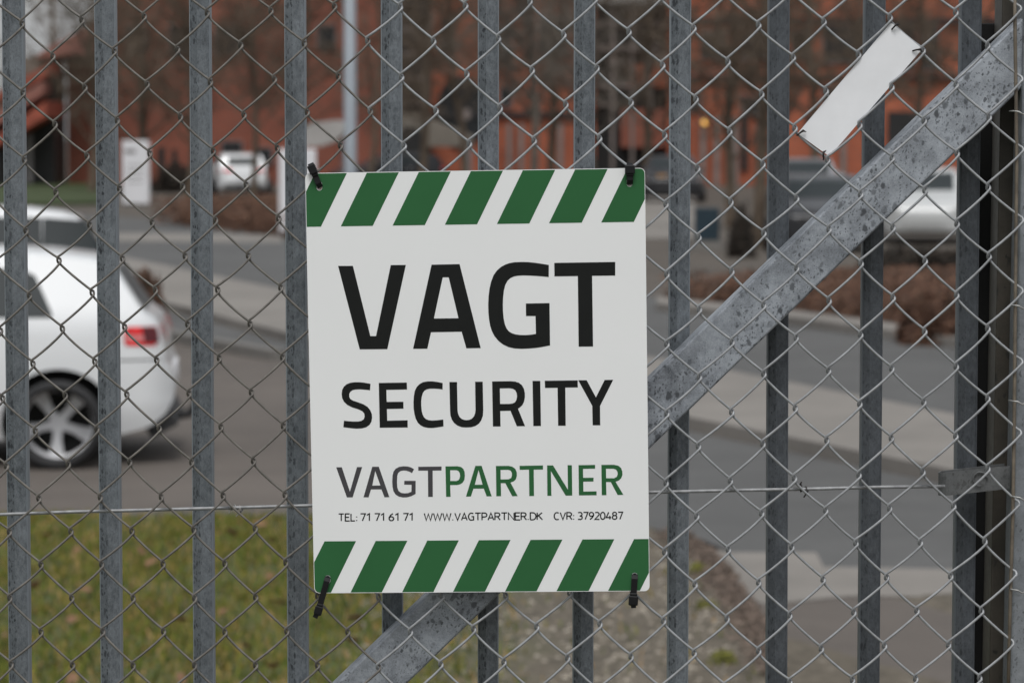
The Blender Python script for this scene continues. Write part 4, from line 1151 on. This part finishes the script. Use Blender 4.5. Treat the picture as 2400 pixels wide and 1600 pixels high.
c4 = put_car(2198, 570, 84, None, 'white car facing the gate at the right, beyond the diagonal brace')
c4.location.y += 2.6
M['off_white_paint'] = simple('dusty_white_car_paint', (0.50, 0.51, 0.505), 0.35, 0, 0.03, 2, coat=0.3)
repaint(c4, M['off_white_paint'])
for o in list(c4.children):
    if o.name.split('.')[0] in ('grille', 'air_intake'): bpy.data.objects.remove(o)
c5 = put_car(1950, 590, 86, M['grey_paint'], 'dark grey car half hidden behind the diagonal brace', (1, 1, .95))
c5.location.y += 2.6
c6 = put_car(1890, 490, 85, M['silver_paint'], 'silver car in the far row behind the dark grey car')
c7 = put_car(1572, 470, 88, M['grey_paint'], 'dark car with amber panel standing just right of the sign')
c8 = put_car(990, 452, 20, M['grey_paint'], 'dark car parked under the grey canopy above the sign')

# ================================================================== STREET FURNITURE
def box_thing(name, px0, px1, py_top, py_bot, depth, mat, label, cat, bev=0.02):
    g0 = ground(px0, py_bot); Y = g0.y; a = at(px0, py_top, Y); b = at(px1, py_bot, Y)
    wdt = b.x - a.x; h = a.z
    r = empty(name, ((a.x + b.x) / 2, Y + depth / 2, 0)); tag(r, label, cat)
    return r, wdt, h
r, wdt, h = box_thing('sign_pylon', 286, 350, 330, 484, .22, M['pylon'], 'white free standing sign pylon between two bars at the left', 'sign pylon')
mb = MB(); mb.box((0, 0, h / 2 + .04), (wdt, .22, h - .08)); bevel(mb.build('panel', M['pylon'], r, fix=True), .02)
mb = MB(); mb.box((0, 0, .04), (wdt * .9, .16, .08)); mb.build('plinth', M['kerb'], r, fix=True)
mb = MB(); mb.box((-wdt * .20, -.113, h - .32), (wdt * .42, .006, .12)); mb.build('emblem', M['greyframe'], r, fix=True)
mb = MB()
for k in range(4): mb.box((-.02, -.113, h * .62 - k * .16), (wdt * .6, .006, .03))
mb.build('lettering', M['kerb'], r, fix=True)
r, wdt, h = box_thing('sign_pylon', 653, 741, 350, 557, .22, M['pylon'], 'larger white sign pylon half hidden behind the upper left corner of the sign', 'sign pylon')
mb = MB(); mb.box((0, 0, h / 2 + .04), (wdt, .22, h - .08)); bevel(mb.build('panel', M['pylon'], r, fix=True), .02)
mb = MB(); mb.box((0, 0, .04), (wdt * .9, .16, .08)); mb.build('plinth', M['kerb'], r, fix=True)
# lamp post
Yl = 40.0; p = at(821, 400, Yl)
lp = empty('lamp_post', (p.x, Yl, 0)); tag(lp, 'pale blue grey lamp post rising above the sign', 'lamp post')
mb = MB(); mb.tube([(0, 0, 0), (0, 0, 1.2), (0, 0, 1.25), (0, 0, 7.0)], [.10, .10, .082, .070], 20); mb.build('pole', M['lamp'], lp, smooth=True, fix=True)
mb = MB(); mb.tube([(0, 0, 6.9), (0, -.2, 7.1), (0, -.7, 7.2)], .05, 10); mb.box((0, -.9, 7.2), (.22, .6, .1)); mb.build('lamp_head', M['greyframe'], lp, fix=True)
# blue cabinet
r, wdt, h = box_thing('cabinet', 1630, 1686, 487, 588, .35, M['blue'], 'dark blue square cabinet on a grey base right of the sign', 'cabinet')
mb = MB(); mb.box((0, 0, h * .62), (wdt, .35, h * .76)); bevel(mb.build('casing', M['blue'], r, fix=True), .015)
mb = MB(); mb.box((0, 0, h * .12), (wdt * 1.25, .4, h * .24)); mb.build('base', M['kerb'], r, fix=True)

# hedges and shrubs
def hedge(name, px0, py0, px1, py1, h, depth, n, ls, seed, label, cat='hedge'):
    a = ground(px0, py0); b = ground(px1, py1); rr = random.Random(seed); mb = MB()
    d = (b - a); nrm = Vector((-d.y, d.x, 0)).normalized()
    for _ in range(n):
        t = rr.random(); v = rr.random(); zz = rr.random()
        edge = 0.85 + 0.2 * math.sin(t * 23 + seed) * math.sin(t * 7.7)
        q = a + d * t + nrm * depth * v + Vector((0, 0, zz * h * edge * (1 - 0.25 * abs(v - .5))))
        u = Vector((rr.gauss(0, 1), rr.gauss(0, 1), rr.gauss(0, 1))).normalized(); w_ = u.orthogonal().normalized(); s = ls * rr.uniform(.6, 1.4)
        mb.add([q - u * s, q + w_ * s * .7, q + u * s, q - w_ * s * .7], [(0, 1, 2, 3)])
    root = empty(name, (a + b) / 2); tag(root, label, cat)
    o = mb.build('leaves', M['hedge']); o.parent = root; o.location = -Vector(root.location)
    mb = MB()
    for k in range(40):
        q = a + d * rr.random() + nrm * depth * rr.uniform(.3, .7); mb.tube([q, q + Vector((rr.gauss(0, .1), rr.gauss(0, .1), h * .8))], [.02, .008], 4)
    o = mb.build('stems', M['bark']); o.parent = root; o.location = -Vector(root.location)
    return root
def bush(name, px, py, wd, h, depth, n, ls, seed, label, mat='hedge'):
    c = ground(px, py); rr = random.Random(seed); root = empty(name, (c.x, c.y, 0)); tag(root, label, 'shrub')
    mb = MB()
    while len(mb.f) < n:
        u = Vector((rr.uniform(-1, 1), rr.uniform(-1, 1), rr.uniform(-.2, 1)))
        rad = u.length; lump = .82 + .18 * math.sin(u.x * 7 + seed) * math.cos(u.y * 6 + u.z * 5)
        if rad > lump or rad < .35: continue
        p = Vector((u.x * wd / 2, u.y * depth / 2, .02 + max(0, u.z) * h))
        a_ = Vector((rr.gauss(0, 1), rr.gauss(0, 1), rr.gauss(0, 1))).normalized(); b_ = a_.orthogonal().normalized(); s_ = ls * rr.uniform(.6, 1.4)
        mb.add([p - a_ * s_, p + b_ * s_ * .7, p + a_ * s_, p - b_ * s_ * .7], [(0, 1, 2, 3)])
    mb.build('leaves', M[mat], root)
    mb = MB()
    for k in range(14): mb.tube([(rr.gauss(0, .06), rr.gauss(0, .06), 0), (rr.gauss(0, wd * .2), rr.gauss(0, depth * .2), h * rr.uniform(.6, .95))], [.018, .006], 4)
    mb.build('stems', M['bark'], root)
    return root
hedge('hedge', 350, 524, 700, 562, .84, 7.0, 30000, .045, 1, 'low withered brown hedge across the road at the left')
hedge('hedge', 1540, 706, 2290, 792, .50, 4.5, 30000, .03, 2, 'long low russet hedge beyond the road at the right')
bush('shrub', 2195, 806, 1.0, .62, 1.2, 5200, .028, 3, 'rounded russet shrub at the right end of the long hedge')
bush('shrub', 338, 742, .62, .60, .9, 3800, .028, 4, 'small russet shrub just behind the tail of the nearest car')
bush('shrub', 415, 452, 2.3, 1.25, 1.2, 4200, .05, 5, 'dark shrub left of the far white hatchback', 'dark_leaf')
bush('shrub', 1738, 604, .62, 1.05, .7, 3000, .03, 6, 'dark narrow bush right of the blue cabinet', 'dark_leaf')
bush('shrub', 2150, 632, 2.2, .42, .8, 5200, .03, 7, 'low blackish shrub added for the shadow and dark shape below the white car at the right', 'dark_leaf')  # added clump fills in the shadow and low dark shape under the car

# bare trees
def bare_tree(px, Y, h, seed, label, mat='bark', r0=.14, low=1.2, dens=1.0):
    rr = random.Random(seed); p = at(px, 310, Y); root = empty('bare_tree', (p.x, Y, 0)); tag(root, label, 'tree', 'bare trees in front of the brick buildings')
    tr = MB(); tw_ = MB()
    pts = []; x = y = 0
    for i in range(9):
        t = i / 8; pts.append(Vector((x, y, t * h))); x += rr.gauss(0, .10); y += rr.gauss(0, .10)
    tr.tube(pts, [r0 * (1 - .85 * i / 8) + .01 for i in range(9)], 7)
    nb = int(34 * dens)
    for b in range(nb):
        t = low / h + (1 - low / h) * (b + rr.random()) / nb
        k = min(7, int(t * 8)); base = pts[k].lerp(pts[k + 1], t * 8 - k)
        a = rr.uniform(0, 6.28); L_ = h * .36 * (1.1 - t * .75) * rr.uniform(.7, 1.2)
        dr = Vector((math.cos(a), math.sin(a), rr.uniform(.35, 1.0))).normalized()
        bp = [base]; cur = base.copy()
        for s in range(5):
            dr = (dr + Vector((rr.gauss(0, .16), rr.gauss(0, .16), .10 + rr.gauss(0, .1)))).normalized()
            cur = cur + dr * L_ / 5; bp.append(cur.copy())
        br_ = r0 * .36 * (1 - t * .6)
        tr.tube(bp, [br_ * (1 - .16 * i) for i in range(6)], 4, cap=False)
        for s in range(int(19 * dens)):
            q = bp[rr.randrange(1, 6)]; q = q.lerp(bp[rr.randrange(1, 6)], rr.random() * .5)
            d2 = Vector((rr.gauss(0, 1), rr.gauss(0, 1), rr.gauss(.5, .7))).normalized(); l2 = rr.uniform(.35, 1.0) * L_ * .42
            m2 = q + d2 * l2 * .5 + Vector((rr.gauss(0, .05), rr.gauss(0, .05), 0)); e2 = q + d2 * l2 + Vector((0, 0, .08))
            tw_.tube([q, m2, e2], [.016, .011, .006], 3, cap=False)
            for _ in range(3):
                d3 = (d2 + Vector((rr.gauss(0, .7), rr.gauss(0, .7), rr.gauss(0, .5)))).normalized(); o3 = q.lerp(e2, rr.uniform(.3, 1)); tw_.tube([o3, o3 + d3 * l2 * .5], [.010, .005], 3, cap=False)
    tr.build('trunk', M[mat], root); tw_.build('crown', M[mat], root)
    return root
trees = [(-60, 96, 10, 'bark', .16, 1.4, .6), (125, 150, 13, 'bark', .2, 2.5, .6), (215, 112, 11, 'bark', .15, 1.5, 1.0), (330, 118, 11, 'bark', .17, 1.6, 1.2), (440, 100, 10, 'bark', .15, 1.6, 1.2), (592, 92, 9, 'bark', .10, 2.0, 1.1),
         (700, 112, 10, 'bark', .14, 2.0, 1.0), (868, 88, 8, 'bark', .09, 1.0, .7), (985, 108, 11, 'bark', .15, 2.2, 1.0), (1090, 96, 9, 'bark', .12, 2.6, 1.1), (1245, 90, 10, 'bark2', .13, 2.2, 1.2), (1290, 112, 12, 'bark', .16, 1.8, 1.2), (1395, 104, 11, 'bark2', .14, 1.6, 1.2),
         (1505, 110, 11, 'bark', .15, 1.8, 1.1), (1712, 72, 8, 'bark', .12, 1.4, 1.0), (1775, 60, 7, 'bark', .13, 1.6, .8), (1905, 98, 10, 'bark', .15, 2.4, 1.1), (2035, 106, 11, 'bark', .15, 2.0, .9), (2150, 112, 11, 'bark', .15, 2.4, 1.0), (2290, 100, 10, 'bark', .14, 2.2, .8)]
posn = ['at the far left edge of the view', 'against the pale sky at the upper left', 'in front of the stepped red roofs', 'behind the white pylon at the left', 'left of the far white hatchback', 'thin, directly in front of the far white hatchback',
        'behind the larger white pylon', 'slender, just right of the lamp post', 'in front of the dark stair tower', 'above the middle of the sign', 'pale barked, above the sign, right of centre', 'dark, above the sign, right of centre', 'pale barked, above the sign towards its right corner',
        'by the upper right corner of the sign', 'near, beside the blue cabinet', 'near, with a dark trunk behind the ninth bar', 'left of the blank white plate', 'behind the blank white plate', 'right of the blank white plate', 'behind the black post at the right']
for i, (px, Y, h_, mt, r0, low, dn) in enumerate(trees):
    bare_tree(px, Y, h_, 100 + i, 'bare winter tree ' + posn[i], mt, r0, low, dn)

# ================================================================== BUILDINGS
YF = 130.0
def bx(px): return (px - 1200) / FPX * YF
def bz(py): return EYE - (py - 310) / FPX * YF
def bbox(mb, px0, px1, py0, py1, y0, y1, mi=0):
    xa, xb = bx(px0), bx(px1); za, zb = bz(py1), bz(py0)
    mb.box(((xa + xb) / 2, YF + (y0 + y1) / 2, (za + zb) / 2), (xb - xa, y1 - y0, zb - za), mi=mi)
BZERO = 310 + EYE / YF * FPX      # picture row where the building meets the ground
def bld(name, px0, px1, py_top, mat, label, depth=14, y0=0):
    r = empty(name, (bx((px0 + px1) / 2), YF, 0)); tag(r, label, 'building')
    mb = MB(); bbox(mb, px0, px1, py_top, BZERO, y0, y0 + depth)
    o = mb.build('wall', mat, fix=True); o.parent = r; o.location = -Vector(r.location)
    return r
def bpart(r, name, mat, boxes, y0=-.12, y1=.0):
    mb = MB()
    for b_ in boxes: bbox(mb, *b_, y0, y1)
    o = mb.build(name, mat, fix=True); o.parent = r; o.location = -Vector(r.location); return o
def win(r, x0, x1, y0, y1, mat='glass', frame='greyframe'):
    mb = MB(); t = 3
    for b_ in ((x0, x1, y0, y0 + t), (x0, x1, y1 - t, y1), (x0, x0 + t, y0 + t, y1 - t), (x1 - t, x1, y0 + t, y1 - t)): bbox(mb, *b_, -.16, 0.02)
    o = mb.build('window', M[frame], fix=True); o.parent = r; o.location = -Vector(r.location)
    mb = MB(); bbox(mb, x0 + t, x1 - t, y0 + t, y1 - t, -.06, 0.02)
    g = mb.build('pane', M[mat], fix=True); g.parent = o; g.location = (0, 0, 0)
# left hall
B1 = bld('brick_hall', 238, 900, -120, M['brick2'], 'long dark red brick hall at the left behind bare trees')
bpart(B1, 'wall', M['brick2'], [(160, 238, 136, BZERO)], 0.0, 13.0)
# sloping left end of its roof
mb = MB(); mb.prism([(bx(112), bz(140)), (bx(128), bz(126)), (bx(250), bz(58)), (bx(250), bz(130)), (bx(150), bz(138))], YF - 3.0, YF - .05)
o = mb.build('roof', M['tile_pale'], fix=True); o.parent = B1; o.location = -Vector(B1.location)
bpart(B1, 'eaves', M['dark'], [(150, 250, 133, 146)], -.6, -.02)
bpart(B1, 'door', M['dark'], [(372, 388, 345, 400), (405, 416, 350, 400)], -.1, 0.02)
for x0, x1, y0, y1 in ((300, 350, 60, 130), (400, 455, 60, 130), (505, 570, 60, 130), (745, 790, 60, 120), (520, 570, 330, 362), (600, 640, 345, 385)): win(B1, x0, x1, y0, y1)
# stepped lean-to roofs with a dark opening
B2 = empty('stepped_roof_shed', (bx(90), YF - 4, 0)); tag(B2, 'low shed with three stepped red tiled roofs over a dark opening', 'building')
for k, (a, b, mt) in enumerate([([(30, 228), (160, 155), (160, 180), (30, 250)], 0, 'tile'), ([(30, 268), (150, 195), (150, 223), (30, 305)], 0, 'tile_pale'), ([(30, 332), (160, 240), (160, 276), (30, 352)], 0, 'tile')]):
    mb = MB(); mb.prism([(bx(x), bz(y)) for x, y in a], YF - 4 - .9 + k * -.5, YF - 1.0)
    o = mb.build('roof', M[mt], fix=True); o.parent = B2; o.location = -Vector(B2.location)
mb = MB(); mb.prism([(bx(x), bz(y)) for x, y in [(-40, 300), (40, 232), (158, 166), (158, BZERO), (-40, BZERO)]], YF - 3.4, YF - .2)
o = mb.build('opening', M['dark'], fix=True); o.parent = B2; o.location = -Vector(B2.location)
mb = MB(); mb.box((bx(111), YF - 4.6, bz(370)), (.2, .2, bz(325) * 1.0)); o = mb.build('post', M['greyframe'], fix=True); o.parent = B2; o.location = -Vector(B2.location)
mb = MB(); mb.box((bx(95), YF - 1.5, bz(165)), (bx(160) - bx(30), 1.0, bz(135) - bz(190)))
o = mb.build('side_wall', M['beige'], fix=True); o.parent = B2; o.location = -Vector(B2.location)
mb = MB(); mb.box((bx(-60), YF - 3, 1.5), (2.2, 2, 3.0)); o = mb.build('wall', M['brick2'], fix=True); o.parent = B2; o.location = -Vector(B2.location)
# stair tower
B3 = bld('stair_tower', 930, 1012, -150, M['dark'], 'dark stair tower with horizontal slats between the brick wings', y0=-1.2, depth=6)
for k in range(15): bpart(B3, 'slat', M['stone'] if k % 3 == 0 else M['trim'], [(932, 1010, 12 + k * 19, 19 + k * 19)], -1.35, -1.2)
# middle wing
B4 = bld('brick_wing', 1012, 1395, -130, M['brick'], 'orange brick wing above the sign with pale pilasters at street level')
mb = MB()
pc = [(bx(1082) + 1.05 * math.cos(R(a)) * (1 if True else 1), bz(262) + 1.5 * math.sin(R(a))) for a in range(0, 360, 20)]
mb.prism(pc, YF - .12, YF + .02); o = mb.build('round_window', M['glass'], fix=True); o.parent = B4; o.location = -Vector(B4.location)
mb = MB(); mb.prism([(bx(1094) + .16 * math.cos(R(a)), bz(268) + .26 * math.sin(R(a))) for a in range(0, 360, 30)], YF - .22, YF - .1); o2 = mb.build('globe_lamp', M['stone'], fix=True); o2.parent = B4; o2.location = -Vector(B4.location)
for x in (1188, 1216, 1308, 1350, 1142): bpart(B4, 'pilaster', M['stone'], [(x, x + 11, 290, BZERO - .5)], -.3, 0.02)
for x0, x1, y0, y1 in ((1035, 1070, 40, 120), (1150, 1200, 60, 140), (1260, 1330, 40, 130), (1170, 1200, 205, 250)): win(B4, x0, x1, y0, y1)
bpart(B4, 'cornice', M['trim'], [(1014, 1393, 262, 275)], -.2, 0.02)
# canopy
B5 = empty('entrance_canopy', (bx(1010), YF - 6, 0)); tag(B5, 'sloping beige grey entrance canopy above the sign', 'canopy')
mb = MB(); mb.prism([(bx(935), bz(262)), (bx(985), bz(268)), (bx(1112), bz(318)), (bx(1112), bz(342)), (bx(935), bz(342))], YF - 7, YF - 1.4)
o = mb.build('roof', M['beige'], fix=True); o.parent = B5; o.location = -Vector(B5.location)
mb = MB(); mb.prism([(bx(975) + .62 * math.cos(R(a)), bz(345) + .85 * max(-.9, math.sin(R(a)))) for a in range(0, 360, 18)], YF - 7.1, YF - 6.95)
o = mb.build('arch_opening', M['dark'], fix=True); o.parent = B5; o.location = -Vector(B5.location)
for x in (938, 1105):
    mb = MB(); mb.box((bx(x), YF - 6.9, 1.0), (.18, .18, 2.0)); o = mb.build('post', M['greyframe'], fix=True); o.parent = B5; o.location = -Vector(B5.location)
# awning
B6 = empty('awning', (bx(762), YF - 25, 0)); tag(B6, 'pale fabric awning left of the lamp post', 'awning')
def y_at(px, py, Y): q_ = at(px, py, Y); return (q_.x, q_.z)
mb = MB(); mb.prism([y_at(x, y, 105) for x, y in [(700, 322), (712, 302), (740, 288), (790, 282), (812, 286), (808, 312), (790, 330), (760, 342), (715, 345)]], 104, 106.4)
o = mb.build('canvas', M['fabric'], fix=True); o.parent = B6; o.location = -Vector(B6.location)
for x in (706, 800):
    q_ = at(x, 330, 105); mb = MB(); mb.box((q_.x, 105.2, q_.z / 2), (.08, .08, q_.z)); o = mb.build('post', M['greyframe'], fix=True); o.parent = B6; o.location = -Vector(B6.location)
# balcony block
B7 = bld('balcony_block', 1395, 1565, 8, M['dark'], 'dark recessed block with pale balcony fronts right of the sign top', y0=1.0, depth=8)
for b_ in ((1398, 1560, 50, 66), (1400, 1560, 106, 120), (1510, 1562, 112, 150), (1425, 1470, 138, 152), (1400, 1560, 196, 206), (1400, 1450, 240, 250)): bpart(B7, 'balcony', M['stone'], [b_], .5, 1.0)
bpart(B7, 'panel', M['brick'], [(1475, 1562, 150, 205)], .3, .9); bpart(B7, 'panel', M['brick2'], [(1455, 1562, 255, 345)], .3, .9)
for x in (1432, 1478, 1520): bpart(B7, 'column', M['stone'], [(x, x + 7, 10, BZERO - .5)], .1, .28)
bpart(B7, 'roof', M['fabric'], [(1396, 1565, 0, 9)], -.2, 1.2)
# right wing
B8 = bld('office_wing', 1565, 2700, -140, M['brick'], 'long orange brick office wing at the right with dark windows')
bpart(B8, 'cornice', M['trim'], [(1566, 2700, 44, 56)], -.25, 0.02)
bpart(B8, 'red_band', M['tile'], [(1600, 1700, 155, 182)], -.1, 0.02)
for x0, x1, y0, y1 in ((1640, 1700, 75, 140), (1735, 1795, 75, 140), (1925, 2015, 62, 150), (2075, 2140, 60, 165), (2150, 2195, 60, 165), (2330, 2390, 60, 165), (1850, 1895, 75, 140), (1925, 1990, 205, 255), (1600, 1640, 215, 262), (1735, 1790, 225, 270)): win(B8, x0, x1, y0, y1)
for b_ in ((2078, 2175, 262, 345), (1735, 1752, 240, 400), (1885, 1915, 268, 330), (1575, 1612, 300, 430)): bpart(B8, 'opening', M['dark'], [b_], -.1, 0.02)
for x in (1640, 1672, 1705, 1716, 1770, 1812, 1968): bpart(B8, 'pilaster', M['stone'], [(x, x + 12, 275, BZERO - .5)], -.3, 0.02)
bpart(B8, 'gutter', M['trim'], [(1566, 2700, 178, 186)], -.25, 0.02)
q_ = at(1652, 287, YF - .45)
gl = empty('wall_lamp', q_); tag(gl, 'small round lit amber lamp right of the sign', 'lamp')
mb = MB(); mb.prism([(.11 * math.cos(R(a)), .11 * math.sin(R(a))) for a in range(0, 360, 30)], -.1, .1); mb.build('globe', M['lit'], gl, fix=True)
mb = MB(); mb.tube([(0, .1, 0), (0, .44, 0)], .03, 6); mb.build('arm', M['trim'], gl, fix=True)
q_ = at(1551, 414, ground(1572, 470).y - 3.2)
mb = MB(); mb.box((0, 0, 0), (.30, .05, .12)); ap = mb.build('amber_panel', M['amber'], fix=True); ap.location = q_
tag(ap, 'amber rectangular plate in front of the dark car beside the sign', 'plate')
